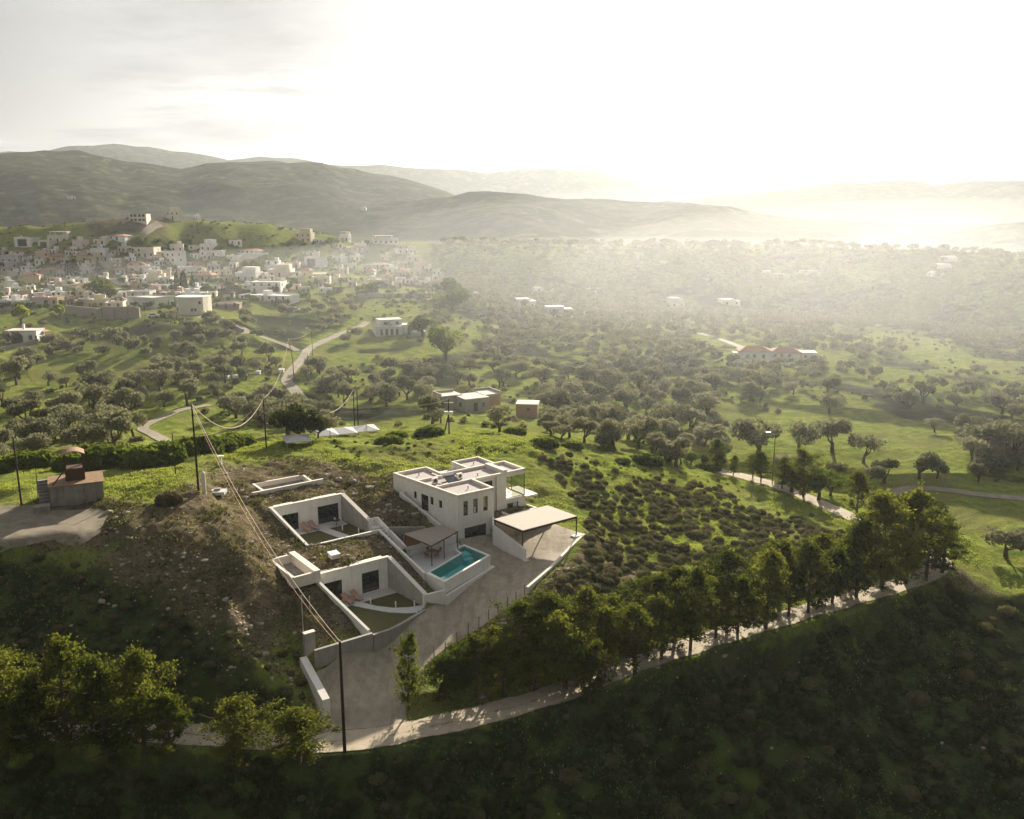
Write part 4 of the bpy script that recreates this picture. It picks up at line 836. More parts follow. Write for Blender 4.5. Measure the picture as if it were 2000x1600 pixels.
m = MB((12.9,4,0)); m.wall((10.3,4.8),(10.45,2.6),.25,-.6,.95).wall((10.33,2.6),(15.6,2.9),.25,-.6,.945).wall((15.5,2.78),(15.3,4.85),.25,-.6,.94); tag(m.build('parapet_wall', 'plaster'), 'low white parapet wall around the sunken yard below the terrace', 'wall')
o = MB((9.3,3.6,0)); o.box(8.8,3.3,-.6,10.1,4.2,.55).box(8.95,3.45,.55,9.95,4.05,.62); tag(o.build('planter', 'plaster_top'), 'small white planter box between villa wall and sunken yard', 'planter')
o = MB((7,-12,-1)); ew = [(15.1,-8.2,.28),(11.3,-10.2,.2),(4.6,-13.9,-.05),(-1.0,-16.5,-.3)]
for a, b in zip(ew, ew[1:]): o.wall(a[:2], b[:2], .35, -3.4, a[2], b[2])
tag(o.build('edge_wall', 'plaster_top'), 'long low concrete kerb wall along the outer edge of the gravel yard', 'wall')
# fence posts down the drive
fp0 = None
for i, (u, v, z) in enumerate([(1025,1150,-.5),(1008,1163,-.9),(991,1175,-1.3),(973,1188,-1.7),(954,1200,-2.1),(935,1215,-2.5),(914,1229,-3),(893,1247,-3.4),(870,1269,-3.9),(848,1287,-4.4)]):
    x, y, _ = P3(u,v,z); zz_ = gz(x, y) - .2
    if fp0 is None:
        me = MB().tube([(0,0,0),(.01,0,.8),(0,.02,1.55)], [.05,.047,.045], 6).mesh('fence_post'); fp0 = me
    o = link('fence_post', me, 'rustdark', None, (x,y,zz_), i*.7); o.rotation_euler = (R_.uniform(-.03,.03), R_.uniform(-.03,.03), i)
    tag(o, 'thin rusty fence post along the gravel drive, ' + ['nearest the kerb wall end','second from the kerb wall','third from the kerb wall','fourth from the kerb wall','fifth from the kerb wall','sixth from the kerb wall','seventh from the kerb wall','third from the lower end','second from the lower end','last at the lower end'][i], 'fence post', 'rusty fence posts along the drive')

# --- items on the hilltop
a = P3(399,961,7.9); c = empty('standpipe', (a[0],a[1],gz(a[0],a[1])-.3), 0, label='upright white cylindrical pipe standing on the hilltop', cat='pipe')
MB().tube([(0,0,0),(0,0,3.0)], .26, 14).build('pipe', 'plaster_top', c); MB().tube([(0,0,3.0),(0,0,3.12),(0,0,3.3)], [.3,.26,.05], 14).build('cap', 'plaster_top', c)
a = hit(420,963); c = empty('concrete_slab', (a[0],a[1],a[2]-.1), .25, label='flat white concrete slab lying beside the tall hilltop pole', cat='slab')
MB().prism([(-1.4,-.7),(1.2,-.9),(1.5,.6),(-.9,.9)], -.1, .3).build('slab', 'slab', c); MB().box(-.1,0,.3,.7,.5,.55).build('hatch', 'stone', c)
a = hit(432,912); c = empty('concrete_post', (a[0],a[1],a[2]-.1), .2, label='short pale concrete post on the left hilltop beyond the slab', cat='post')
MB().box(-.15,-.15,0,.15,.15,1.5).build('post', 'plaster_top', c); MB().box(-.45,-.3,1.5,.45,.3,1.62).build('cap', 'plaster_top', c)
# water tank hut
b0 = Vector(P3(101,997,7.05)); b1 = Vector(P3(205,983,7.05)); hd_ = (b1-b0).normalized(); rz = math.atan2(hd_.y, hd_.x); wd = (b1-b0).length
hut = empty('pump_house', b0, rz, label='stained concrete water tank block with rusty sheet roof on the left', cat='pump house')
MB().box(0,0,-.8,wd,4.6,2.85).build('wall', 'hutwall', hut)
m = MB().prism([(-.15,-.15),(wd+.2,-.15),(wd+.2,4.8),(-.15,4.8)], 2.86, [3.0,2.95,3.05,3.1]); m.build('roof', 'rust', hut)
m = MB()
for k in range(9): m.box(-1.3,.4+k*.5,-.8,-.05,.9+k*.5,.35+k*.3)
m.build('steps', 'hutwall', hut)
MB().wall((-1.35,.2),(-1.35,4.9),.06,1.2,1.5,4.3,4.0).tube([(-1.35,4.9,0),(-1.35,4.9,4.6)], .05).build('handrail', 'rustdark', hut)
MB().box(-1.9,-1.0,-.8,-.1,.35,.9).build('lower_block', 'hutwall', hut)
tw = empty('tank_tower', b0 + Vector((math.cos(rz)*3.0-math.sin(rz)*2.6, math.sin(rz)*3.0+math.cos(rz)*2.6, 3.0)), rz, label='rusted open steel tower with curved sheet canopy on the tank roof', cat='tower')
MB().box(-1.1,-1.0,0,1.1,1.0,1.55).build('engine_box', 'rustdark', tw)
for sx in (-1,1):
    for sy in (-1,1): MB().box(sx*1.05-.14,sy*.95-.14,1.55,sx*1.05+.14,sy*.95+.14,3.3).build('post', 'rustdark', tw)
cv = MB()
for k in range(8):
    a0, a1 = -1.3+k*2.6/8, -1.3+(k+1)*2.6/8; h0, h1 = 3.3+.55*math.cos(a0*1.1), 3.3+.55*math.cos(a1*1.1)
    cv.add([(a0,-1.25,h0),(a1,-1.25,h1),(a1,1.25,h1),(a0,1.25,h0),(a0,-1.25,h0-.08),(a1,-1.25,h1-.08),(a1,1.25,h1-.08),(a0,1.25,h0-.08)], [(0,1,2,3),(7,6,5,4),(0,4,5,1),(2,6,7,3),(3,7,4,0),(1,5,6,2)])
cv.build('canopy', 'rust', tw); MB().tube([(-1.2,-1,1.4),(-2.6,-2.3,.05)], .08).build('pipe', 'rustdark', tw)

# --- poles and cables
def pole(u, v, vt, z, lab, r=.14, lean=0, wood='darkwood', cross=False, lampm=None, group=None, name='utility_pole', cat='utility pole'):
    if z is None: x, y, z = hit(u, v)
    else: x, y, _ = P3(u, v, z); z = gz(x, y)
    D_ = math.hypot(y, CAMZ - z); w = ray(u, vt); h = (CAMZ + w.z / math.hypot(w.x, w.y) * math.hypot(x, y)) - z
    c = empty(name, (x,y,z-.4), 0, label=lab, cat=cat, group=group)
    MB().tube([(0,0,0),(0,0,h*.5+.4),(lean,0,h+.4)], [r,r*.85,r*.65], 8).build('shaft', wood, c)
    MB().tube([(lean,0,h+.4),(lean,0,h+.52)], [r*.9,r*.5], 6).build('insulator', 'stone', c)
    if cross:
        MB().box(lean-.9,-.06,h-.3,lean+.9,.06,h-.18).build('crossarm', 'metal', c); MB().box(-.8,-.3,h-2.4,.8,.3,h-1.9).build('platform', 'metal', c)
        MB().tube([(-1.0,.2,0),(0,0,h-2.4)], r*.8).build('strut', wood, c)
    if lampm:
        MB().tube([(0,0,h+.3),(-1.2,-.2,h+.9)], .05).build('arm', 'metal', c); MB().prism([(-1.9,-.35),(-1.0,-.35),(-1.0,0),(-1.9,0)], h+.85, h+1.0).build('lamp_head', 'white', c)
    return Vector((x+lean, y, z+h))
pA = pole(388,961,789,7.9,'tall dark wooden pole on the hilltop beside the white slab', .15)
pB = pole(674,1482,1252,-6.9,'dark wooden pole in the foreground at the road junction', .17)
pC = pole(520,872,778,5,'dark wooden pole on the crest left of the dark carob tree', .13)
pD = pole(42,986,852,None,'brown wooden pole at the far left behind the tank steps', .13, wood='bark')
pE = pole(147,872,800,None,'thin wooden pole among olive trees on the far left', .1, wood='bark')
pF = pole(343,928,846,None,'thin wooden pole rising from the hedge left of the hilltop', .1, wood='bark')
pG = pole(574,745,662,None,'leaning sunlit wooden pole beside the pale track', .13, lean=-.9, wood='wood')
pH = pole(611,700,644,None,'street light pole beside the upper end of the pale track', .1, wood='bark', lampm=1, name='street_light', cat='street light')
pI = pole(693,842,762,None,'left one of the twin wooden poles in the grass', .12); pJ = pole(700,842,760,None,'right one of the twin wooden poles in the grass', .12)
pK = pole(877,848,780,None,'transformer pole with crossarm below the brick house', .14, cross=True)
pL_ = pole(1508,947,849,None,'street light pole among the small trees by the upper road', .1, wood='bark', lampm=1, name='street_light', cat='street light')
pM = pole(334,640,586,None,'pale wooden pole in front of the long grey village building', .14, wood='stone')
pN = pole(652,852,806,None,'short leaning pole beside the dark carob tree', .08, lean=-.5, wood='wood')
pO = pole(604,760,690,None,'thin grey pole in front of the pale track', .07, wood='bark')
pP = pole(645,856,834,None,'small dark stake behind the crest beside the white canopies', .06)
def cable(a, b, sag, lab, r=.035, m='cable', n_=18):
    P_ = [a.lerp(b, k/n_) - Vector((0,0,4*sag*(k/n_)*(1-k/n_))) for k in range(n_+1)]
    me = MB(tuple(a)).tube(P_, r, 5).mesh('overhead_cable'); tag(link('overhead_cable', me, m, None, a), lab, 'cable', 'overhead cables')
cable(pA, pB, 2.2, 'long overhead cable from the hilltop pole to the foreground pole', .035)
cable(pA - Vector((0,0,.4)), pB - Vector((0,0,.5)), 2.7, 'second cable twisted under the long one to the foreground pole', .02, 'cable_orange')
cable(pA, pC, 4.0, 'drooping pale cable between the hilltop pole and the crest pole', .06)
cable(pC, pG, 3.0, 'cable from the crest pole towards the leaning pole by the track', .03)
cable(pN, pI, .9, 'cable from the short leaning pole to the twin poles', .05, 'cable'); cable(pJ, pK, 2.2, 'drooping cable from the twin poles to the transformer pole', .06)
cable(pG, pO, 1.5, 'cable from the leaning pole to the thin grey pole', .03); cable(pF, pC, 2.5, 'faint cable from the hedge pole to the crest pole', .025)
cable(pG, pH, 1.0, 'cable from the leaning pole up to the street light', .03)

# ================================================================== farther buildings
win_me = MB().box(-.5,-.04,0,.5,.04,1).mesh('window'); win_me.materials.append(MT['frame'])
def add_windows(parent, w, d, levels, h0, n_w, seed, first=0.9):
    r = random.Random(seed)
    for lv in range(levels):
        for k in range(n_w):
            if r.random() < .15: continue
            x = -w/2 + w*(k+.5)/n_w; door = lv == 0 and k == n_w//2
            o = bpy.data.objects.new('door' if door else 'window', win_me); COL.objects.link(o); o.parent = parent
            o.location = (x, -d/2-.01, lv*h0 + (0 if door else first)); o.scale = (1.0 if door else .95, 1, 2.1 if door else 1.25)
        if r.random() < .7:
            o = bpy.data.objects.new('window', win_me); COL.objects.link(o); o.parent = parent; o.rotation_euler = (0,0,math.pi/2)
            o.location = (w/2+.01, r.uniform(-d/4,d/4), lv*h0+first); o.scale = (.9,1,1.2)
def hip(w, d, h, z, ov=.35, ridge=.25):
    a, b = w/2+ov, d/2+ov; rx = a*ridge if w >= d else 0
    m = MB()
    if w >= d: rp = [(-(a-b*.8),0,z+h),((a-b*.8),0,z+h)]
    else: rp = [(0,-(b-a*.8),z+h),(0,(b-a*.8),z+h)]
    vs = [(-a,-b,z),(a,-b,z),(a,b,z),(-a,b,z),*rp,(-a,-b,z-.15),(a,-b,z-.15),(a,b,z-.15),(-a,b,z-.15)]
    fs = [(0,1,5,4),(1,2,5),(2,3,4,5),(3,0,4)] if w >= d else [(0,1,4),(1,2,5,4),(2,3,5),(3,0,4,5)]
    return m.add(vs, fs + [(6,7,1,0),(7,8,2,1),(8,9,3,2),(9,6,0,3),(9,8,7,6)])
def gable(w, d, h, z, ov=.3):
    a, b = w/2+ov, d/2+ov
    return MB().add([(-a,-b,z),(a,-b,z),(a,b,z),(-a,b,z),(-a,0,z+h),(a,0,z+h),(-a,-b,z-.12),(a,-b,z-.12),(a,b,z-.12),(-a,b,z-.12),(-a,0,z+h-.12),(a,0,z+h-.12)],
                    [(0,1,5,4),(2,3,4,5),(6,10,11,7),(8,11,10,9),(0,6,7,1),(2,8,9,3),(0,4,10,6),(4,3,9,10),(1,7,11,5),(5,11,8,2)])
VN = [0]
def vhouse(u, v, wpx, hpx, colr, roof, label, rot=None, extra=None, group=None, dr=.8):
    x, y, z = hit(u, v); Yd = math.cos(PITCH)*y - math.sin(PITCH)*(z-CAMZ); VN[0] += 1; r = random.Random(VN[0]*13+5)
    w = wpx*Yd/FPX; h = hpx*Yd/FPX; rz = r.uniform(-.5,.55) if rot is None else rot
    d = min(max(w*dr, 4), 11); w = w/(abs(math.cos(rz))+.35*abs(math.sin(rz)))
    lv = max(1, min(3, round(h/3.1)))
    c = empty('village_house', (x, y + d*.5, z), rz, label=label, cat='house', group=group)
    hb = h if roof not in ('tile','dark','gable') else h*.74
    m = MB().box(-w/2,-d/2,-3.5,w/2,d/2,hb)
    link('wall', m.mesh('wall'), 'v_'+colr, c)
    if roof == 'flat':
        t = .25; m = MB(); m.box(-w/2-.06,-d/2-.06,hb,w/2+.06,-d/2+t,hb+.45).box(-w/2-.06,d/2-t,hb,w/2+.06,d/2+.06,hb+.45).box(-w/2-.06,-d/2+t,hb,-w/2+t,d/2-t,hb+.45).box(w/2-t,-d/2+t,hb,w/2+.06,d/2-t,hb+.45)
        link('parapet', m.mesh('parapet'), 'v_'+colr, c); link('roof', MB().box(-w/2+t,-d/2+t,hb,w/2-t,d/2-t,hb+.08).mesh('roof'), 'roofslab', c)
        if r.random() < .6:
            k = r.uniform(-.3,.2); link('stair_head', MB().box(w*k,-d*.1,hb+.08,w*k+2.2,d*.3,hb+2.1).mesh('stair_head'), 'v_'+colr, c)
        if r.random() < .45:
            k = r.uniform(-.4,.3)*w; wh = link('water_heater', MB().tube([(k,-d*.3,hb+1.1),(k+1.2,-d*.3,hb+1.1)], .28, 8).mesh('water_heater'), 'metal', c)
    else: link('roof', (gable if roof == 'gable' else hip)(w, d, h*.26+.3, hb).mesh('roof'), 'darktile' if roof == 'dark' else 'red', c)
    if extra == 'canopy': link('roof_canopy', MB().box(-w*.45,-d*.45,hb+2.1,w*.3,d*.3,hb+2.25).box(-w*.4,-d*.4,hb,-w*.4+.15,-d*.4+.15,hb+2.1).box(w*.25,-d*.4,hb,w*.25+.15,-d*.4+.15,hb+2.1).mesh('roof_canopy'), 'v_white', c)
    if extra == 'upper': link('upper_floor', MB().box(-w*.25,-d*.2,hb+.1,w*.4,d*.45,hb+3).mesh('upper_floor'), 'v_'+colr, c)
    if extra == 'veranda': link('veranda', MB().box(-w*.3,-d/2-.04,.3,w*.25,-d/2-.002,hb-.7).mesh('veranda'), 'frame', c)  # flat dark panel: veranda shade put in as colour
    if extra == 'chimney': link('chimney', MB().box(w*.2,0,hb,w*.2+.7,.7,hb+2.2).mesh('chimney'), 'v_white', c)
    if wpx > 9 and extra != 'veranda': add_windows(c, w, d, lv, h/lv if lv > 1 else 3.0, max(2, min(7, int(w/3.2))), VN[0])
    return c
VH = '''50,483,44,17,white,flat,low white house with a dark veranda, far left at the top of the village,veranda
92,484,36,13,cream,flat,cream veranda house just right of the far left one at the village top,veranda
114,474,42,13,cream,flat,pale house with a thin roof canopy against the bright grass edge,canopy
154,486,25,15,pink,flat,small pinkish cube house with two high windows near the village top
131,501,13,15,white,tile,narrow white cottage with a red hip roof and one dark door
143,494,11,10,white,flat,tiny white annex right of the narrow red-roofed cottage
225,470,46,11,white,tile,long low white house with thin red roof on the top grass edge
196,478,28,9,cream,flat,low cream house in front of the long red-roofed one
191,501,28,14,white,flat,white cube house with a roof canopy in the upper village,canopy
40,499,30,8,white,gable,white shed-like house with pale gable roof at the left edge
20,515,38,14,grey,flat,grey-white long house with dark openings at the left edge
84,511,27,16,peach,flat,peach two-storey house with stepped roofline left of the cypresses
109,512,30,15,peach,tile,peach two-storey house with red tiled top left of the cypresses
161,511,22,16,yellow,gable,yellowish gabled house behind the big cypresses
181,516,26,14,yellow,flat,plain yellowish block right of the gabled house
240,493,20,10,grey,flat,small grey-green house left of the long cream block
278,504,46,18,cream,flat,long cream two-storey block with rows of small windows
334,514,38,21,white,flat,three-storey white cube house with balconies in mid village
342,492,27,13,cream,flat,cream house peeking above the three-storey white cube
262,532,34,20,cream,tile,big cream house with partly red roof in mid village
232,537,18,11,white,gable,small bright white gabled house left of the big cream one
378,489,24,8,cream,flat,low cream house behind the white cube near the grass
405,490,28,12,white,flat,white house with roof clutter at the upper middle of the village,upper
412,501,44,10,white,flat,long low white house left of the round cistern
455,479,26,8,white,flat,bright white box alone on the green terrace
488,497,54,9,cream,tile,low house with orange roof inside a white boat-shaped wall
14,533,28,9,pink,flat,low pinkish house with arches at the left edge
54,554,36,20,orange,tile,ochre two-storey house with terracotta hip roof at left
10,566,24,15,white,flat,white two-storey house cut by the left edge
55,530,30,8,white,flat,low white house above the ochre one
22,541,18,9,cream,flat,tiny cream house above the ochre roof at left
96,534,44,9,stone,tile,long stone house with dull red roof left of the cypresses
115,524,26,7,stone,dark,low tiled house just above left of the cypresses
93,551,13,9,white,gable,tiny white gable left of the big cypresses
110,554,26,9,stone,flat,plain stone house left below the cypresses
85,561,32,6,stone,tile,low red-roofed stone shed below the tiny gable
116,574,40,14,stone,flat,wide stone house with rough walls in the lower left village
153,569,27,12,orange,flat,orange-lit flat house below the cypresses
147,580,22,9,yellow,flat,dull yellow house in front of the orange-lit one
45,585,26,15,stone,flat,grey stone house left of the wide stone one
20,606,44,17,white,flat,big white house at the lower left edge with a sunlit roof
27,589,34,10,pink,flat,pinkish flat houses cluster piece above the big white one
75,598,30,15,pink,flat,lilac-pink house above the bright green tree
100,597,30,13,peach,flat,peach sunlit house right of the lilac-pink one
118,590,22,9,cream,flat,small cream house behind the peach sunlit one
140,598,22,12,white,dark,white house with a dark hip roof at the village front edge
176,603,48,16,yellow,flat,large olive-yellow block at the village front edge
205,583,38,7,white,flat,low long white roof beside the tall bushes
170,580,22,8,white,flat,tiny white boxes behind the olive-yellow block
182,545,18,8,stone,tile,small stone house with brown roof right of the cypresses
165,536,24,10,grey,flat,greyish house directly right of the cypresses
205,525,22,12,stone,flat,old stone house right of the slim cypress
222,515,24,8,cream,flat,low cream house above the slim cypress
222,536,16,7,dark,dark,dark old roof left of the small white gable
300,551,36,14,yellow,flat,yellow lit house below the middle of the village
275,545,26,7,stone,tile,red-roofed low house beneath the big cream one
270,553,22,8,white,flat,small white house beneath the red-roofed low one
248,568,34,10,tan,flat,brownish rough block above the long grey building
262,562,14,9,pink,gable,small pinkish gable above the long grey building
270,583,44,12,grey,flat,blue-grey flat house above the long grey building
300,577,38,8,tan,flat,brown house row with sunlit roof in the lower village
285,602,72,19,grey,flat,long pale grey windowed building at the village front edge
220,603,34,10,cream,flat,low cream building left of the long grey one
340,580,30,8,tan,flat,brown low house left of the sunlit white roof
378,586,46,11,white,flat,white house with a wide sunlit roof behind the round house
411,581,20,9,cream,flat,cream box right of the wide sunlit roof
445,582,22,11,cream,dark,small cream house with brown hip roof in the lower village
438,603,52,11,dark,dark,broad dark brown tiled barn right of the round house
365,533,42,10,white,flat,long white low house in front of the three middle cypresses
372,521,34,8,peach,tile,red tiled roof house behind the long white low one
390,529,26,12,cream,gable,cream gabled house right of the three cypresses
398,549,40,15,stone,tile,large dull stone house with red roof above the middle cypresses
432,539,28,9,cream,flat,cream flat house right of the dull stone one
416,520,26,7,grey,gable,grey gable roof behind the cream gabled house
455,524,14,10,cream,flat,tiny cream house next to a thin dark tree
442,552,28,8,stone,flat,low old stone house below the cream flat one
482,549,44,15,white,flat,bright white house group with terraces in the central village,upper
500,546,26,11,white,gable,white gabled house with brown roof beside the bright group
593,473,32,17,yellow,flat,large pale yellow block standing alone at the village top,upper
621,476,14,9,white,flat,small white box right of the pale yellow block
674,471,18,12,white,flat,white cube at the top right of the village,canopy
614,522,36,18,white,flat,modern white two-storey house with shaded balcony,veranda
605,500,34,6,cream,flat,low cream wall-like house behind the modern white one
531,518,26,7,white,flat,small low white house on the green patch
546,541,44,13,cream,flat,cream house with arched gable front in the right village,upper
597,538,22,13,peach,tile,peach house right of the arched gable one
580,552,22,10,cream,flat,small cream porch house below the peach one
625,553,36,10,cream,canopy,open cream pavilion with flat grey roof
660,551,20,7,cream,flat,low cream house right of the open pavilion
520,573,60,20,white,flat,tall blank white block at the village front right
572,566,26,8,peach,flat,peach block right of the tall blank white one
520,588,112,9,white,flat,very long white flat-roofed building along the front right edge
690,492,42,10,pink,tile,pink and red house row at right of the village
703,488,22,11,white,flat,white house with blue windows beside the pink row
660,484,16,7,cream,flat,small cream house left of the white cube
750,477,52,10,white,flat,long white house on the far right top of the village,canopy
783,496,26,16,white,gable,white house with gabled red roof at the far right
805,496,16,13,cream,flat,cream house attached right of the gabled white one
738,524,36,9,peach,tile,faint peach tiled house in the right village haze
768,527,26,9,grey,flat,grey house right of the faint peach tiled one
785,542,32,10,peach,flat,low peach house in the right village haze
820,526,24,12,peach,flat,pale peach cube at the hazy right end
838,531,16,8,cream,flat,tiny cream house beside the pale peach cube
732,561,42,13,cream,flat,cream house with columns above the dark round tree,veranda
852,566,30,15,white,gable,white gabled house with two dark windows at the right village end
803,556,18,8,cream,flat,low cream porch left of the white gabled end house
920,582,24,12,grey,dark,small grey gabled hut under trees right of the village
337,430,24,15,cream,flat,cream stepped house on the green ridge above the village,upper
383,427,11,6,white,flat,tiny white hut on the ridge right of the cream stepped house
136,390,16,5,white,flat,tiny white farmhouse alone on the far left hillside
710,411,10,4,white,flat,tiny pale hut on the hazy middle ridge'''
for ln in VH.split('\n'):
    q = ln.split(','); u, v, w_, h_ = map(float, q[:4]); col_, rf = q[4], q[5]; rest = q[6:]; ex = None
    if rest[-1] in ('veranda','canopy','upper','chimney'): ex = rest[-1]; rest = rest[:-1]
    if rf == 'canopy': rf = 'flat'; ex = 'canopy'
    vhouse(u, v, w_, h_, col_, rf, ','.join(rest)[:110], extra=ex, group='houses of the hillside village' if not ('alone on' in ln or 'ridge' in ln) else None)
# small houses filling the lanes, alike and packed together
FV = []; fr = random.Random(4)
VPOLY = [(0,500),(120,492),(300,500),(430,505),(560,520),(700,505),(850,505),(860,560),(700,572),(560,575),(480,575),(420,585),(330,592),(200,592),(0,600)]
TAKEN = [(float(l.split(',')[0]), float(l.split(',')[1])) for l in VH.split('\n')]
for _ in range(900):
    u = fr.uniform(0, 860); v = fr.uniform(490, 600)
    if not bool(inpoly(np.array(u), np.array(v), VPOLY)): continue
    if any(abs(u-a) < 17 and abs(v-b) < 6.5 for a, b in TAKEN + FV): continue
    if u > 420 and fr.random() < .6: continue
    FV.append((u, v))
for k, (u, v) in enumerate(sorted(FV)):
    red = fr.random() < .25; col_ = fr.choice(['white','white','white','cream','cream','grey','pink']); part = 'left half' if u < 430 else 'right half'
    vhouse(u, v, fr.uniform(15, 27), fr.uniform(7, 11), col_, 'tile' if red else 'flat', ('small red-roofed house' if red else 'small flat-roofed house') + ' packed among others in the %s of the village' % part, group='small packed houses in the %s of the village' % part)
# round-fronted cream house
x, y, z = hit(367, 616); s_ = (math.cos(PITCH)*y+math.sin(PITCH)*(CAMZ-z))/FPX
c = empty('village_house', (x, y+6, z), 0, label='large cream house with rounded front at the village edge above the lane', cat='house')
arc = [(-5.6,0),(-5.2,-3.4),(-3.2,-5.3),(0,-6),(3.2,-5.6),(5.4,-4.4),(5.8,0),(5.8,4),(-5.6,4)]
MB().prism(arc, -3, 33*s_).build('wall', 'v_cream', c); MB().prism([(a*1.01,b*1.01) for a,b in arc], 33*s_, 33*s_+.4).build('parapet', 'v_white', c)
for a, b, zz_, rz_ in [(-4.3,-4.45,1.6,-.76),(-4.9,-3.7,4.2,-1.1),(4.4,-5.05,4.0,.5),(1.6,-5.85,1.4,.12),(2.8,-5.7,1.4,.12)]:
    o = bpy.data.objects.new('window', win_me); COL.objects.link(o); o.parent = c; o.location = (a,b,zz_); o.rotation_euler = (0,0,rz_); o.scale = (.8,1,1.1)
# retaining walls under the village
for u0, v0, u1, v1, h, lab in [(197,622,270,621,4.2,'old buttressed retaining wall under the long grey building'),(128,612,196,618,3.0,'mossy stone retaining wall under the olive-yellow block'),(414,622,424,630,2.4,'white wall with a dark gate below the tiled barn'),(700,584,840,582,2.6,'long pale green retaining wall at the right end of the village'),(433,626,475,650,1.2,'low parapet wall on the village lane bend')]:
    a = Vector(hit(u0, v0)); b = Vector(hit(u1, v1)); m = MB(tuple(a)); m.wall((a.x,a.y),(b.x,b.y),.6,a.z-2,a.z+h,b.z+h,b.z-2)
    if 'buttressed' in lab:
        for k in (0,.33,.68,1): p_ = a.lerp(b,k); m.box(p_.x-1,p_.y-1.2,p_.z-2,p_.x+1,p_.y,p_.z+h*.9)
    tag(link('retaining_wall', m.mesh('retaining_wall'), 'v_grey' if 'pale' in lab else ('v_white' if 'white' in lab else 'stone'), None, a), lab, 'wall')
# cistern
x, y, z = hit(432,498); c = MB((x,y,z)); c.tube([(x,y,z-1),(x,y,z+2.4)], 2.2, 16); tag(link('round_cistern', c.mesh('round_cistern'), 'v_white', None, (x,y,z)), 'small round white cistern beside the long low white house', 'cistern')
# white boat-shaped terrace wall
a = hit(488, 500); s_ = a[1]/FPX; pl_ = [(-33*s_,4),(-12*s_,-4),(10*s_,-5),(34*s_,2),(30*s_,5)]; m = MB()
for p, q in zip(pl_, pl_[1:]): m.wall(p, q, .4, -3, 1.8)
tag(link('terrace_wall', m.mesh('terrace_wall'), 'v_white', None, a), 'white boat-shaped terrace wall around the low orange-roofed house', 'wall')
# unfinished building on the ridge with its terrace wall
def boxes_house(name, loc, rz, label, cat, boxes, wins=(), roofmat='roofslab', extra=()):
    c = empty(name, loc, rz, label=label, cat=cat); m = {}
    for (x0,y0,x1,y1,h,mt) in boxes:
        m.setdefault(mt, MB()).box(x0,y0,-2.5,x1,y1,h)
    for mt, b in m.items(): b.build('wall', mt, c)
    rf = MB()
    for (x0,y0,x1,y1,h,mt) in boxes: rf.box(x0-.15,y0-.15,h,x1+.15,y1+.15,h+.22)
    rf.build('roof', roofmat, c)
    for (x, y, z, w, h, rz_) in wins:
        o = bpy.data.objects.new('window', win_me); COL.objects.link(o); o.parent = c; o.location = (x,y,z); o.rotation_euler = (0,0,rz_); o.scale = (w,1,h)
    for (nm, mt, b) in extra: b.build(nm, mt, c)
    return c
x, y, z = hit(268, 434); s_ = y/FPX
boxes_house('unfinished_building', (x, y+4, z), .1, 'brown unfinished concrete frame building on the ridge above the village', 'building', [(-16*s_,-4,16*s_,5,15*s_,'v_cream')],
    [(k*s_,-4.03,.5+l*2.6,1.6,1.5,0) for k in (-11,-4,4,11) for l in (0,1)])
a = Vector(hit(168, 432)); b = Vector(hit(240, 438)); cc_ = Vector(hit(318, 430)); m = MB(tuple(a)); m.wall((a.x,a.y),(b.x,b.y),.6,a.z-3,a.z+2.5,b.z+2.5,b.z-3).wall((b.x,b.y),(cc_.x,cc_.y),.6,b.z-3,b.z+2.5,cc_.z+2,cc_.z-3)
tag(link('retaining_wall', m.mesh('retaining_wall'), 'v_stone', None, a), 'long pale retaining wall around the ridge building plot', 'wall')
HP = math.pi/2
# brick shell house and its shed
x, y, z = hit(925, 806); z += .2
boxes_house('brick_shell_house', (x, y+5, z), .50, 'unfinished flat-roofed house of concrete frame and red brick among the olive trees', 'house',
  [(-9,1.5,-3,6.5,3.4,'bare_concrete'),(-4.5,-4,2.2,3,3.2,'bare_concrete'),(2.2,-1.5,7,5,3.3,'bare_concrete')],
  [(-1.6,-4.03,0,1.1,2.2,0),(.6,-4.03,1,.7,1.1,0),(-7.4,1.47,.9,1.3,1.3,0),(-4.53,-1,.9,1.2,1.2,HP),(2.9,-1.53,.9,.6,1.1,0)],
  extra=[('brick_infill','brick',MB().box(3.7,-1.54,.4,6.6,-1.502,2.8)), ('corner_pipe','v_white',MB().tube([(3.1,-1.6,-.5),(3.1,-1.6,3.2)],.12)), ('parapet','bare_concrete',MB().box(-9,6.2,3.62,-3,6.5,4.2).box(-9,1.5,3.62,-8.7,6.2,4.2).box(2.2,4.7,3.52,7,5,4.1).box(6.7,-1.5,3.52,7,4.7,4.1))])
x, y, z = hit(1031, 815)
boxes_house('brick_shed', (x, y+2.5, z), -.12, 'small square brick shed with pale slab roof right of the shell house', 'shed', [(-2.7,-2.5,2.7,2.3,3.1,'brick')], [(.4,-2.53,1.7,.5,.5,0)])
x, y, z = hit(768, 656); s_ = y/FPX
boxes_house('modern_white_house', (x, y+5, z), .35, 'modern white flat-roofed house with raised slanting wall among the olives', 'house',
  [(-8,-4,2,3,3.2,'v_white'),(-6,0,3,7,5.4,'v_white'),(2,-2,8,4,3.4,'v_cream')], [(k,-4.03,.2,1.0,2.3,0) for k in (-6,-4,-2,0)] + [(-3,-.03,3.8,2.6,.9,0),(1,-.03,3.9,1,.8,0),(5.5,-2.03,.2,2,2.4,0)],
  extra=[('solar_water_heater','metal',MB().tube([(-3,-1.5,4.2),(-1.4,-1.5,4.2)],.3,8).box(-3,-2.8,3.5,-1.4,-1.8,3.6)), ('terrace_wall','v_white',MB().box(5,-5.5,-2,11,-5.2,1.2).box(10.7,-5.2,-2,11,0,1.19))])
x, y, z = hit(37, 673)
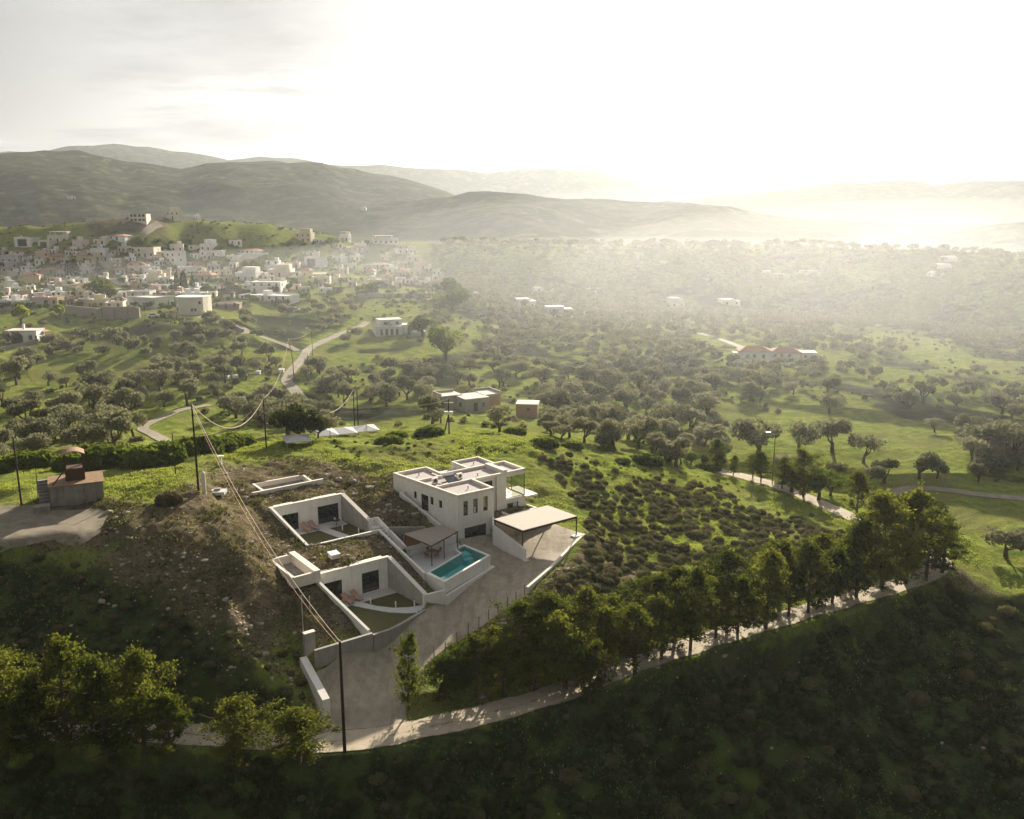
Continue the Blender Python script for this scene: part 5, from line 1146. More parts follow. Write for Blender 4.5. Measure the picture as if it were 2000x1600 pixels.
c = boxes_house('arched_white_house', (x, y+4, z), .12, 'white house with a big arched porch standing alone at the far left', 'house', [(-5.0,-3,5.0,4,4.2,'v_white')], [(3.0,-3.03,1.3,1.2,1.5,0),(-4.3,-3.03,.8,.8,2.4,0),(4.8,-3.03,.8,.6,1.8,0)],
  extra=[('arch_shade','frame',MB().prism([(-3.2,-3.06),(.6,-3.06),(.6,-3.003),(-3.2,-3.003)],0,2.3).add([(-1.3+1.9*math.cos(a*math.pi/8),-3.06,2.3+1.4*math.sin(a*math.pi/8)) for a in range(9)],[tuple(range(8,-1,-1))])), ('chimney','v_white',MB().box(-.6,.5,4.4,0,1.1,6.2))])  # flat dark arch on the front: porch shade put in as colour
x, y, z = hit(62, 664); c = empty('canopy', (x,y+3,z), 0, label='low red canopy roof right of the arched white house', cat='canopy'); hip(7,4,.9,2.6).build('roof','red',c); MB().box(-3,-1.5,-.5,-2.8,-1.3,2.5).box(2.8,-1.5,-.5,3,-1.3,2.5).build('post','wood',c)
a = Vector(hit(-10, 688)); b = Vector(hit(75, 668)); m = MB(tuple(a)); m.wall((a.x,a.y),(b.x,b.y),.4,a.z-1.5,a.z+1.0,b.z+1,b.z-1.5); tag(link('garden_wall', m.mesh('garden_wall'), 'stone', None, a), 'pale stone boundary wall in front of the arched white house', 'wall')
for u,v,w_,h_,nm,lab,bx in [(1027,603,38,18,'hazy_white_house','bright white house with flat canopy in the haze right of the village',0),(1092,620,52,20,'grey_house','low grey house with pitched roof sides in the hazy grove',1),(1322,601,30,18,'white_cube_house','bright white two-storey cube far off in the hazy valley',0),
   (1427,598,38,12,'white_long_house','low white house with a glaring roof in the hazy valley',1),(1500,536,24,5,'farm_shed','leftmost of the glinting farm sheds in the far haze',2),(1524,543,34,6,'farm_shed','second glinting farm shed in the far haze',2),(1580,537,44,7,'farm_shed','rightmost long farm shed in the far haze',2),(1295,517,20,4,'farm_shed','small glinting shed alone in the far haze',2),
   (1165,572,30,7,'grey_shed','faint low pale shed in the haze right of the village',2),(1060,572,40,9,'grey_shed','faint grey flat building behind the bright white house',1)]:
    x, y, z = hit(u, v); s_ = (y)/FPX; w2 = w_*s_/2; hh = h_*s_
    boxes_house(nm, (x,y+4,z), .15, lab, 'shed' if 'shed' in nm else 'house', [(-w2,-4,w2*.3,4,hh,'v_white'),(w2*.3,-3,w2,4.5,hh*.75,'v_white')] if bx != 2 else [(-w2,-4,w2,4,hh,'v_white')], [(-w2*.5,-4.03,.8,1.2,1.4,0),(w2*.6,-3.03,.8,1,1.2,0)] if bx != 2 else [], roofmat='greypaint')
for i,(u,v) in enumerate([(1852,511),(1840,526),(1827,541)]):
    x, y, z = hit(u, v); s_ = y/FPX; c = empty('greenhouse', (x,y,z), .05, label=['farthest','middle','nearest'][i]+' of three long white greenhouses on the far right slope', cat='greenhouse', group='greenhouses on the far right slope')
    m = MB(); L_ = 12*s_; 
    vs = []; 
    for sx in (-L_, L_): vs += [(sx, 4*math.cos(k*math.pi/8), 3.4*math.sin(k*math.pi/8)) for k in range(9)]
    m.add(vs, [(k,k+1,k+10,k+9) for k in range(8)] + [tuple(range(8,-1,-1)), tuple(range(9,18))]); m.build('cover','v_white',c)
    MB().box(-L_-.06,-1,0,-L_-.02,1,2.4).box(L_+.02,-1,0,L_+.06,1,2.4).build('door','greypaint',c)
# long villa with red roofs
x, y, z = hit(1500, 705)
c = empty('villa_with_red_roofs', (x,y+5,z), -.12, label='long white villa with low red tiled roofs in the sunlit haze', cat='villa')
MB().box(-10,-4,-2,2,4,3.4).box(2,-3,-2,13,4,3.2).box(13.5,-3,-2,19,3,3.0).build('wall','v_white',c)
for (cx_, w_, d_) in [(-4,12.4,8.2),(7.5,11,7.4)]:
    b = hip(w_,d_,1.6,3.42 if cx_<0 else 3.22); b.v = [(p[0]+cx_,p[1],p[2]) for p in b.v]; b.build('roof','red',c)
MB().box(13.3,-3.2,3.0,19.2,3.2,3.25).box(-12.5,-4,2.6,-10.2,0,2.8).build('flat_roof','greypaint',c); MB().box(-14,-9,-2,20,-8.7,.8).build('terrace_wall','v_white',c)
for k in (-7,-4.5,-1,3.5,6,9,15,17):
    o = bpy.data.objects.new('window', win_me); COL.objects.link(o); o.parent = c; o.location = (k,-4.03 if k<2 else -3.03,.8); o.scale = (1.1,1,1.5)
# white canopies behind the crest
for i,(u,v,w_) in enumerate([(580,858,50),(637,851,40),(672,848,44),(715,846,44)]):
    d_ = [148,156,160,166][i]; wv = ray(u, v); tt = d_/math.hypot(wv.x,wv.y); x, y, zt = wv.x*tt, wv.y*tt, CAMZ+wv.z*tt; zt_ = zt+.2; g_ = gz(x,y); ww = w_*d_/FPX/2
    c = empty('white_canopy', (x,y,g_), .4, label=['leftmost white canopy roof under the dark carob tree','second white canopy roof, right of the carob trunk','third white canopy roof behind the crest','rightmost white canopy roof behind the crest'][i], cat='canopy', group='white canopies behind the crest')
    h_ = max(zt_-g_, 1.5)
    MB().add([(-ww,-2.5,h_-.5),(ww,-2.5,h_-.5),(ww,2.5,h_-.5),(-ww,2.5,h_-.5),(0,0,h_+.2),(-ww,-2.5,h_-.62),(ww,-2.5,h_-.62),(ww,2.5,h_-.62),(-ww,2.5,h_-.62)],[(0,1,4),(1,2,4),(2,3,4),(3,0,4),(5,6,1,0),(6,7,2,1),(7,8,3,2),(8,5,0,3),(8,7,6,5)]).build('roof','greypaint',c)
    for sx in (-1,1):
        for sy in (-1,1): MB().box(sx*(ww-.2)-.05,sy*2.2-.05,-.5,sx*(ww-.2)+.05,sy*2.2+.05,h_-.6).build('post','metal',c)
# car
def car(u, v, rz, lab, m_='white'):
    x, y, z = hit(u, v); c = empty('parked_car', (x,y,z+.05), rz, label=lab, cat='car')
    MB().prism([(-2.1,-.85),(2.1,-.85),(2.1,.85),(-2.1,.85)],.3,[.8,.9,.9,.8]).build('body',m_,c)
    MB().add([(-1.4,-.8,.8),(1.3,-.8,.88),(1.3,.8,.88),(-1.4,.8,.8),(-.8,-.65,1.45),(.7,-.65,1.45),(.7,.65,1.45),(-.8,.65,1.45)],[(0,1,5,4),(1,2,6,5),(2,3,7,6),(3,0,4,7)]).build('windows','glass',c)
    MB().box(-.8,-.65,1.452,.7,.65,1.5).build('roof',m_,c)
    for sx in (-1.3,1.3):
        for sy in (-.86,.86): MB().tube([(sx,sy-.1,.32),(sx,sy+.1,.32)],.32,10).build('wheel','frame',c)
car(576,608,.2,'white car parked alone on the dark grass below the village'); car(300,620,.1,'white car parked under the retaining wall at the village edge'); car(455,640,-.5,'small red car on the village lane bend','red')
# sunlit hives / boxes near the track
for i,(u,v) in enumerate([(442,741),(460,739),(478,733),(504,731),(550,727)]):
    x, y, z = hit(u, v); c = MB((x,y,z)); c.box(x-.7,y-.5,z-.2,x+.7,y+.5,z+.8).prism([(x-.85,y-.6),(x+.85,y-.6),(x+.85,y+.6),(x-.85,y+.6)],z+.8,[z+.85,z+.85,z+.98,z+.98]); tag(link('field_box', c.mesh('field_box'), 'v_white', None, (x,y,z)), ['leftmost','second from left','third from left','fourth from left','rightmost'][i]+' of the small white boxes by the olive terraces', 'box', 'white boxes by the olive terraces')

# ================================================================== vegetation
def leaves(P, size, rng, el=1.0, tri=False, flat=0):
    n_ = len(P); a = rng.normal(size=(n_,3)); a[:,2] *= (1-flat); a /= np.linalg.norm(a,axis=1)[:,None]; b = rng.normal(size=(n_,3)); b -= a*(a*b).sum(1)[:,None]; b /= np.linalg.norm(b,axis=1)[:,None]
    s = size*rng.uniform(.6,1.4,(n_,1)); a = a*s*el; b = b*s
    if tri: return np.stack([P-a*.5-b*.4, P+a*.5-b*.4, P+b*.6],1).reshape(-1,3), np.arange(3*n_).reshape(-1,3)
    return np.stack([P-a*.5, P-b*.5, P+a*.5, P+b*.5],1).reshape(-1,3), np.arange(4*n_).reshape(-1,4)
def blob_pts(rng, blobs, n_, lo=.55):
    B = np.array(blobs, float); vol = B[:,3]*B[:,4]*B[:,5]; k = rng.choice(len(B), n_, p=vol/vol.sum())
    d = rng.normal(size=(n_,3)); d /= np.linalg.norm(d,axis=1)[:,None]; r = rng.uniform(lo,1.05,(n_,1))
    return B[k,:3] + d*B[k,3:6]*r
def ico(r=(1,1,1), c=(0,0,0), rng=None, k=1):
    import bmesh
    bm = bmesh.new(); bmesh.ops.create_icosphere(bm, subdivisions=k, radius=1); V = np.array([v.co[:] for v in bm.verts]); F = np.array([[v.index for v in f.verts] for f in bm.faces]); bm.free()
    if rng is not None: V = V*rng.uniform(.8,1.15,(len(V),1))
    return V*np.array(r)+np.array(c), F
def merge(L):
    Vs, Fs, n0 = [], [], 0
    for V_, F_ in L: Vs.append(V_); Fs.append(F_+n0); n0 += len(V_)
    return np.concatenate(Vs), np.concatenate(Fs)
def olive_variant(i, n_=1500, rad=3.3, hc=3.3, size=.42, m='olive'):
    rng = np.random.default_rng(100+i); bl = []
    for k in range(rng.integers(7,13)):
        a = rng.uniform(0,2*math.pi); q = rad*.72*math.sqrt(rng.uniform(0,1)); rr = rad*rng.uniform(.24,.52)
        bl.append((q*math.cos(a), q*math.sin(a), hc+rng.uniform(-.9,1.1)*(1-q/rad*.6), rr, rr, rr*.85))
    P = blob_pts(rng, bl, n_, .6); V_, F_ = leaves(P, size, rng)
    cr = npmesh('crown', V_, F_)
    tr = MB().tube([(0,0,-.6),(.1,.05,.9),(.2,-.1,1.7)], [.42,.3,.24], 6)
    for k in range(4):
        b = bl[k]; tr.tube([(.15,-.05,1.3),((b[0])*.5,(b[1])*.5,2.1),(b[0],b[1],b[2])], [.2,.13,.05], 5)
    tm = tr.mesh('trunk'); cr.materials.append(MT[m]); tm.materials.append(MT['bark']); return cr, tm
def pine_variant(i, h=9.0, n_br=58, per=190, spread=2.6, m='pine'):
    rng = np.random.default_rng(300+i); P = []; pv = rng.uniform(1.5,3.2); tr = MB(); lean = rng.normal(0,.35,2)
    def axis_(t): return np.array([lean[0]*t*t, lean[1]*t*t, h*t])
    tr.tube([tuple(axis_(t)-(0,0,.8 if t == 0 else 0)) for t in (0,.25,.5,.75,.97)], [.24,.19,.14,.09,.04], 6)
    for k in range(n_br):
        t = .12+.86*(k/n_br)**.85; a = k*2.4+rng.uniform(-.5,.5); L = spread*(min(1.0, (1.06-t)*pv) if t > .32 else .75)*rng.choice([.5,.8,1.0,1.35])*rng.uniform(.85,1.1)
        b0_ = axis_(t); tip = b0_+np.array([math.cos(a)*L, math.sin(a)*L, L*rng.uniform(.12,.5)])
        mid = (b0_+tip)/2-np.array([0,0,.15]); tr.tube([tuple(b0_),tuple(mid),tuple(tip)], [.06,.04,.015], 4, False)
        if rng.random() < .30: continue
        for s_ in (1.0,.72,.45):
            c_ = b0_+(tip-b0_)*s_+rng.normal(0,.18,3); rr = (.7 if s_ == 1 else .5)*rng.uniform(.6,1.3)
            q = rng.normal(size=(per//3,3))*np.array([rr*.55,rr*.55,rr*.32]); P.append(c_+q)
    P.append(axis_(1.0)+rng.normal(size=(per,3))*np.array([.3,.3,.5])-np.array([0,0,.3]))
    V_, F_ = leaves(np.concatenate(P), .15, rng, 2.0, tri=True)
    cr = npmesh('crown', V_, F_); tm = tr.mesh('trunk'); cr.materials.append(MT[m]); tm.materials.append(MT['bark']); return cr, tm
def shrub_variant(i, m='scrub', n_=420, size=.13, r=(.8,.8,.6)):
    rng = np.random.default_rng(500+i); parts = []
    bl = [(0,0,.25*r[2],*r)] + [(rng.uniform(-.5,.5)*r[0], rng.uniform(-.5,.5)*r[1], .2*r[2], r[0]*.6, r[1]*.6, r[2]*.7) for _ in range(3)]
    P = blob_pts(rng, bl, n_, .88); P = P[P[:,2] > -.25]; V_, F_ = leaves(P, size*r[0]/.8, rng, tri=True); parts.append((V_, F_))
    for b in bl: parts.append(ico([q*.88 for q in b[3:]], b[:3], rng, 2))
    V_, F_ = merge(parts); me = npmesh('shrub', V_, F_); me.materials.append(MT[m]); return me
def place_tree(name, var, loc, sc, rz, label, cat, group):
    c = empty(name, loc, rz, label=label, cat=cat, group=group); c.scale = (sc,sc,sc*1.0) if isinstance(sc,(int,float)) else sc
    for nm, me in (('crown', var[0]), ('trunk', var[1])):
        o = bpy.data.objects.new(nm, me); COL.objects.link(o); o.parent = c
    return c
OL = [olive_variant(i, [1500,1100,1700,1300,900,1500,1200][i], [3.3,2.7,3.7,3.0,3.4,2.9,3.6][i], [3.3,3.7,3.0,2.9,3.9,4.2,3.4][i], .38) for i in range(7)]; OLF = [olive_variant(20+i, 420, size=.66) for i in range(5)]
PN = [pine_variant(i) for i in range(6)]
OAK = [olive_variant(40, 1500, 3.6, 3.6, .4, 'oak'), olive_variant(41, 1300, 3.0, 3.4, .4, 'oak')]
CAROB = [olive_variant(50, 3600, 4.3, 4.0, .38, 'carob')]
LIME = [olive_variant(60, 1200, 3.2, 3.4, .45, 'lime')]
_tx = np.random.default_rng(5)
# --- pines along the road (surveyed foot, top)
PINES = [(15,1490,1238,'leftmost road pine, cut by the edge of the picture'),(70,1495,1300,'low broad pine second from the left on the lower road'),(135,1478,1218,'tall pointed pine on the left stretch of the lower road'),(215,1500,1255,'forked pine right of the tall pointed one'),
 (285,1490,1270,'wide sunlit pine above the lower road bend on the left'),(335,1500,1340,'low leaning pine at the right end of the left cluster'),(470,1478,1368,'low bushy pine left of the gate wall'),(585,1492,1376,'round bushy pine in front of the gate wall'),
 (798,1392,1240,'slender young tree standing in the gravel drive'),(870,1372,1275,'small bushy pine at the lower edge of the gravel drive'),(930,1365,1215,'bushy pine just right of the fence post line'),(985,1362,1195,'dark pine right of the fence post line'),(1045,1350,1205,'broad pine overhanging the lower road'),
 (1105,1345,1140,'tall pine above the sunlit road patch'),(1150,1372,1225,'dense dark pine whose trunk stands on the lower side of the road'),(1180,1310,1155,'pine left of the first visible trunk pair'),(1240,1318,1140,'pine with a bare trunk beside the bright road gap'),(1292,1292,1150,'pine right of the bright road gap'),
 (1348,1272,1090,'tall pine in the middle of the roadside row'),(1398,1250,1100,'pine right of the tall middle one'),(1440,1240,1078,'pine with yellowish crown in the row'),(1495,1228,1062,'pine whose thin trunk crosses the sunny road verge'),(1540,1205,1090,'low pine in a gap of the row'),
 (1578,1198,1040,'tall pine with long bare trunk in the right of the row'),(1625,1180,1035,'pine just right of the long bare trunk'),(1672,1168,1010,'dense pine near the road bend'),(1722,1150,960,'tall leaning pine at the road bend'),(1768,1140,945,'tallest round-topped pine at the road bend'),
 (1808,1135,985,'broad dark pine at the outside of the bend'),(1840,1120,1015,'rightmost pine of the row, leaning right'),(1700,1085,985,'pine behind the bend with pale stones at its foot'),(1760,1060,935,'dark rounded tree behind the tallest pine')]
for i,(u,vb,vt,lab) in enumerate(PINES):
    x, y, z = hit(u, vb); w = ray(u, vt); hh = CAMZ + w.z/math.hypot(w.x,w.y)*math.hypot(x,y) - z; hh = max(3.0, min(hh, 14))*(.9 if u > 860 and u < 1650 else 1)
    br = u in (470,585,870); s = hh/9.2; k = i % 6
    sc = (s*1.75,s*1.75,s) if br else ((s*.55,s*.55,s) if u == 798 else (s*_tx.uniform(.7,.95),s*_tx.uniform(.7,.95),s*_tx.uniform(.85,1.05)) if u < 400 else (s*_tx.uniform(.8,1.15),s*_tx.uniform(.8,1.15),s*_tx.uniform(.80,1.04)))
    place_tree('pine_tree', PN[k] if u not in (1760,) else CAROB[0], (x,y,z-.1), sc if u != 1760 else s*1.15, i*1.9, lab, 'tree', 'pine trees along the lower road')
# extra crowns thickening the roadside row, built like the rest
for i,(u,vb,vt,lab) in enumerate([(900,1345,1262,'dense bush under the fence posts'),(960,1330,1225,'dense bush above the lower road left of the big pines'),(1020,1320,1178,'olive-green young pine on the bank above the road'),(1080,1300,1160,'young pine high on the bank'),(1135,1290,1150,'second young pine high on the bank'),(1210,1275,1165,'young pine on the bank behind the bright gap'),
   (1270,1250,1120,'young pine on the bank behind the row'),(1320,1235,1110,'third young pine on the bank behind the row'),(1420,1205,1075,'fourth young pine on the bank behind the row'),(1520,1180,1052,'fifth young pine on the bank behind the row'),(1600,1160,1045,'sixth young pine on the bank behind the row'),(1655,1140,1040,'last young pine on the bank near the bend'),(40,1440,1330,'young pine on the upper side of the road at far left'),(180,1425,1335,'second young pine on the upper side of the road at left'),(1785,1110,1020,'young pine inside the road bend')]):
    x, y, z = hit(u, vb); w = ray(u, vt); hh = max(2.5, min(CAMZ + w.z/math.hypot(w.x,w.y)*math.hypot(x,y) - z, 10)); s = hh/9.2
    place_tree('pine_tree', PN[(i+2) % 6], (x,y,z-.1), (s*1.25,s*1.25,s), i*2.3, lab, 'tree', 'young pines on the bank above the lower road')
# --- small trees by the upper road
for i,(u,vb,vt,k) in enumerate([(1402,920,866,'p'),(1372,912,880,'o'),(1350,908,878,'o'),(1330,905,872,'o'),(1470,935,893,'p'),(1486,942,890,'p'),(1527,957,900,'p'),(1547,962,893,'o'),(1569,972,892,'p'),(1598,978,910,'o'),(1622,968,915,'o'),(1673,1008,930,'p'),(1432,930,895,'p'),(1300,898,868,'o'),(1280,890,866,'o')]):
    x, y, z = hit(u, vb); w = ray(u, vt); hh = max(2.2, min(CAMZ + w.z/math.hypot(w.x,w.y)*math.hypot(x,y) - z, 8))
    lab = {1673:'round-topped pine alone on the grass right of the upper road',1402:'spiky dark conifer where the upper road passes the crest',1598:'bushy tree at the right end of the upper road row',1622:'faint bushy tree behind the upper road row'}.get(u, 'small dark tree in the row beside the upper road')
    place_tree('roadside_tree', PN[i % 6] if k == 'p' else OAK[i % 2], (x,y,z-.1), hh/9.2*(1.15 if k=='p' else 1.5), i*1.3, lab, 'tree', 'small trees beside the upper road')
# --- landmark trees
LM = [('C',582,862,775,1.0,'big dark carob tree standing behind the crest beside the white canopies'),('C',622,856,800,.8,'smaller dark carob tree right of the big one'),
 ('O',1795,936,880,1.0,'left half of the twin olive tree alone in the bright meadow'),('O',1830,935,888,.8,'right half of the twin olive tree alone in the bright meadow'),('O',1686,905,845,1.0,'open-crowned olive tree at the near edge of the meadow'),('O',1626,885,815,1.0,'tall narrow olive tree in the meadow'),('O',1560,885,815,.9,'olive tree left of the tall narrow one in the meadow'),
 ('O',1480,890,812,1.2,'broad olive tree at the left end of the meadow'),('O',1727,945,893,1.1,'dense low olive tree behind the upper road'),('O',1695,948,905,1.0,'dark bushy olive left of the dense low one'),('O',1912,895,810,1.3,'large hazy olive tree at the right edge of the meadow'),('O',1975,905,820,1.3,'large olive tree at the right border of the picture'),('O',1950,880,835,1.2,'olive tree between the two large ones at right'),
 ('O',1620,808,765,1.1,'lone dark round olive tree in the upper meadow'),('O',1910,942,900,.7,'small faint olive in the meadow at right'),('O',2010,1085,1030,1.5,'dense bush cut by the right edge on the green slope'),('O',1965,1090,1022,1.2,'dense bush on the green slope near the right edge'),
 ('O',1070,842,795,1.1,'olive tree below the brick shed'),('O',975,845,790,1.0,'spreading sunlit olive tree in front of the shell house'),('O',845,828,770,1.1,'olive tree left of the shell house'),('L',42,635,595,1.0,'bright yellow-green tree below the lilac-pink house'),('L',117,625,592,.9,'second bright yellow-green tree at the village front'),
 ('K',195,585,545,1.3,'large dark green bushes in the middle of the lower village'),('K',213,590,553,1.1,'sunlit bush beside the large dark green one'),('K',727,578,552,1.2,'dark round tree in front of the cream house with columns'),('K',405,575,553,1.2,'round tree beside the middle cypresses'),('K',500,535,508,1.1,'green tree group right of the central village'),('K',480,530,506,1.0,'yellowish tree left of the green group'),('K',270,480,460,1.2,'dark tree behind the long cream block'),('K',647,485,462,1.4,'dark tree left of the white cube at top right'),
 ('K',620,560,545,.9,'hedge-like tree beside the open pavilion'),('K',875,590,540,1.4,'large hazy tree right of the village end'),('K',885,610,565,1.5,'second large hazy tree right of the village end'),('K',825,660,615,1.5,'dark tree casting a long shadow on the bright field'),('K',870,705,640,1.0,'tall tree beyond the modern white house')]
for i,(k,u,vb,vt,f,lab) in enumerate(LM):
    x, y, z = hit(u, vb); w = ray(u, vt); hh = max(2.2, min(CAMZ + w.z/math.hypot(w.x,w.y)*math.hypot(x,y) - z, 13))
    V_ = {'C':CAROB,'O':OL,'L':LIME,'K':OAK}[k]; s = hh/(5.6 if k != 'C' else 7.6)
    place_tree({'C':'carob_tree','O':'olive_tree','L':'leafy_tree','K':'leafy_tree'}[k], V_[i % len(V_)], (x,y,z-.1), (s*f*.95,s*f*.95,s), i*1.7, lab, 'tree', None)
def cypress_variant(i):
    rng = np.random.default_rng(700+i); n_ = 900; t = rng.uniform(0,1,n_); a = rng.uniform(0,2*math.pi,n_); r = 1.25*np.sin(np.clip(t*.93+.07,0,1)*math.pi)**.6*(1-t*.35)*rng.uniform(.8,1.05,n_)
    V_, F_ = leaves(np.stack([r*np.cos(a), r*np.sin(a), .6+9.4*t],1), .45, rng); cr = npmesh('crown', V_, F_); cr.materials.append(MT['cypress']); tm = MB().tube([(0,0,-.5),(0,0,9)], [.2,.04], 6).mesh('trunk'); tm.materials.append(MT['bark']); return cr, tm
CY = [cypress_variant(0), cypress_variant(1)]
for i,(u,vb,vt,f,lab) in enumerate([(135,546,511,1.6,'left one of the two big dark cypresses in the village'),(148,549,508,1.9,'right and taller one of the two big dark cypresses'),(194,538,504,1.0,'slim dark cypress standing alone in the village'),(346,570,533,1.0,'left of the three cypresses in mid village'),(360,571,530,1.5,'thick middle one of the three cypresses'),(377,570,536,1.0,'right of the three cypresses in mid village'),(463,522,510,.7,'tiny cypress beside the tiny cream house')]):
    x, y, z = hit(u, vb); hh = (vb-vt)*y/FPX*1.02; s = hh/10; place_tree('cypress_tree', CY[i % 2], (x,y,z-.1), (s*f,s*f,s), i, lab, 'tree', 'cypresses in the village')
# --- olive groves
MEADOW = [[(1440,805),(1530,770),(1720,800),(1780,840),(1880,850),(1900,985),(1700,990),(1640,935),(1450,915),(1425,850)], [(880,610),(960,610),(930,700),(860,700)], [(690,590),(850,588),(840,640),(800,640),(700,640)],
 [(0,665),(330,668),(350,640),(0,640)],[(100,700),(330,700),(250,745),(60,745)],[(850,750),(1065,762),(1075,842),(1040,860),(870,838)],[(440,740),(560,750),(560,790),(440,790)],[(640,800),(860,790),(850,850),(640,850)],[(280,800),(420,800),(480,870),(300,880)],
 [(1440,690),(1640,690),(1650,715),(1440,715)],[(700,640),(820,640),(830,665),(700,665)],[(0,470),(560,430),(860,470),(860,585),(700,590),(420,632),(300,630),(0,640)],[(1300,580),(1460,580),(1460,610),(1300,610)],[(560,650),(640,650),(640,700),(560,700)],[(1780,955),(2100,960),(2100,1200),(1780,1100)],[(510,610),(640,640),(560,660),(500,655)],[(5,680),(70,660),(70,700),(0,710)],[(1640,740),(1700,740),(1760,800),(1640,790)],[(420,760),(520,735),(540,790),(440,800)],[(820,640),(900,640),(880,735),(830,700)],[(700,690),(760,690),(760,730),(700,730)]]
cand = []
a1 = .3
for i in range(-78, 100):
    for j in range(0, 145):
        gx_, gy_ = i*7.4, j*7.4; x = gx_*math.cos(a1)-gy_*math.sin(a1)*.15+_tx.normal(0,1.9); y = 160+gy_+gx_*.2+_tx.normal(0,1.9)
        cand.append((x, y))
cand = np.array(cand); cz = bil(Z, cand[:,0], cand[:,1]); rr_ = np.hypot(cand[:,0], cand[:,1])
c_, s_ = math.cos(PITCH), math.sin(PITCH); Yd = c_*cand[:,1]-s_*(cz-CAMZ); U_ = 1000+FPX*cand[:,0]/Yd; V_ = 800-FPX*(s_*cand[:,1]+c_*(cz-CAMZ))/Yd
ok = (Yd > 0) & (U_ > -60) & (U_ < 2060) & (V_ > 470) & (V_ < 985) & (rr_ > 165)
dens = fbm(cand[:,0]/45, cand[:,1]/45, 3, 91)
ok &= dens > np.where(U_ < 560, -.22, np.where((U_ > 1400) & (V_ > 640), -.14, -.36))
for pl in MEADOW: ok &= ~inpoly(U_, V_, pl)
for k, pl in TR.items(): ok &= polydist(cand[:,0], cand[:,1], pl)[0] > TRACKS[k][1] + 2.5
ok &= polydist(cand[:,0], cand[:,1], ROAD)[0] > 7
# hidden behind the crest?
vis = np.ones(len(cand), bool)
for t in (.3,.4,.5,.6,.7,.8,.88,.94):
    sx, sy = cand[:,0]*t, cand[:,1]*t; sz = CAMZ+(cz+4.5-CAMZ)*t; vis &= bil(Zopen, sx, sy) < sz + .2
ok &= vis
ok &= _tx.uniform(0,1,len(cand)) > sst(480, 820, rr_)*.9
cs = cand[ok]; czs = cz[ok]; us = U_[ok]; vs_ = V_[ok]; order = np.argsort(np.hypot(cs[:,0], cs[:,1])); NT = 300
print('olive candidates', len(cs))
ZL = [(lambda u,v: u < 300 and v > 730,'grey-green olive tree in the terraced grove at the far left','olives in the far left grove'),(lambda u,v: u < 560 and v > 690,'grey-green olive tree in the groves left of the pale track','olives left of the pale track'),(lambda u,v: u < 560,'shaded olive tree on the dark slope under the village','olives under the village'),
 (lambda u,v: u < 860 and v > 740,'rounded olive tree on the grass between the twin poles and the shell house','olives left of the shell house'),(lambda u,v: u < 860,'rounded olive tree between the pale track and the modern white house','olives by the modern white house'),(lambda u,v: u < 1100 and v > 760,'olive tree close around the shell house and brick shed','olives around the shell house'),
 (lambda u,v: u < 1430 and v > 740,'olive tree in the dense grove right of the brick shed','olives right of the brick shed'),(lambda u,v: u < 1430,'hazy olive tree in the middle distance beyond the shell house','hazy olives in the middle distance'),(lambda u,v: v > 790,'olive tree at the border of the bright meadow','olives bordering the bright meadow'),(lambda u,v: True,'hazy olive tree beyond the bright meadow','hazy olives beyond the meadow')]
for r_, k in enumerate(order[:NT]):
    u, v = us[k], vs_[k]; z_ = [q for q in ZL if q[0](u, v)][0]; s = _tx.uniform(.6,1.28)
    place_tree('olive_tree', OL[k % 7], (cs[k,0],cs[k,1],czs[k]-.1), (s*_tx.uniform(.9,1.15), s*_tx.uniform(.9,1.15), s*_tx.uniform(.85,1.15)), _tx.uniform(0,6.28), z_[1], 'tree', z_[2])
def scatter_mesh(name, variants, P, S, rz, m, sz=None):
    """many small copies merged into ONE mesh (things nobody could count)"""
    L = []
    data = [(np.array([v.co[:] for v in me.vertices]), np.array([list(p.vertices) for p in me.polygons])) for me in variants]
    for k in range(len(P)):
        V0, F0 = data[k % len(data)]; c, s = math.cos(rz[k]), math.sin(rz[k]); q = V0*S[k] if sz is None else V0*np.array([S[k],S[k],S[k]*sz[k]])
        L.append((np.stack([q[:,0]*c-q[:,1]*s, q[:,0]*s+q[:,1]*c, q[:,2]],1)+P[k], F0))
    V_, F_ = merge(L); me = npmesh(name, V_, F_); return link(name, me, m)
far = order[NT:]; far = far[:3600]
P = np.stack([cs[far,0],cs[far,1],czs[far]-.1],1)
tag(scatter_mesh('far_olive_grove', [v[0] for v in OLF], P, _tx.uniform(.55,1.05,len(P)), _tx.uniform(0,6.28,len(P)), 'olive'), 'countless hazy olive trees filling the valley floor towards the hills', 'olive grove', kind='stuff')
# trees and bushes between the village houses
uu = _tx.uniform(-10,900,420); vv = _tx.uniform(468,612,420); P = []
for u, v in zip(uu, vv):
    if u > 420 and v > 600: continue
    if v < 475+max(0,(u-700))*.15: continue
    x, y, z = hit(u, v); P.append((x, y+3, z-.3))
P = np.array(P); tag(scatter_mesh('village_greenery', [v[0] for v in OLF], P, _tx.uniform(.35,.8,len(P)), _tx.uniform(0,6.28,len(P)), 'oak'), 'low green bushes and small trees filling the gaps between village houses', 'bushes', kind='stuff')
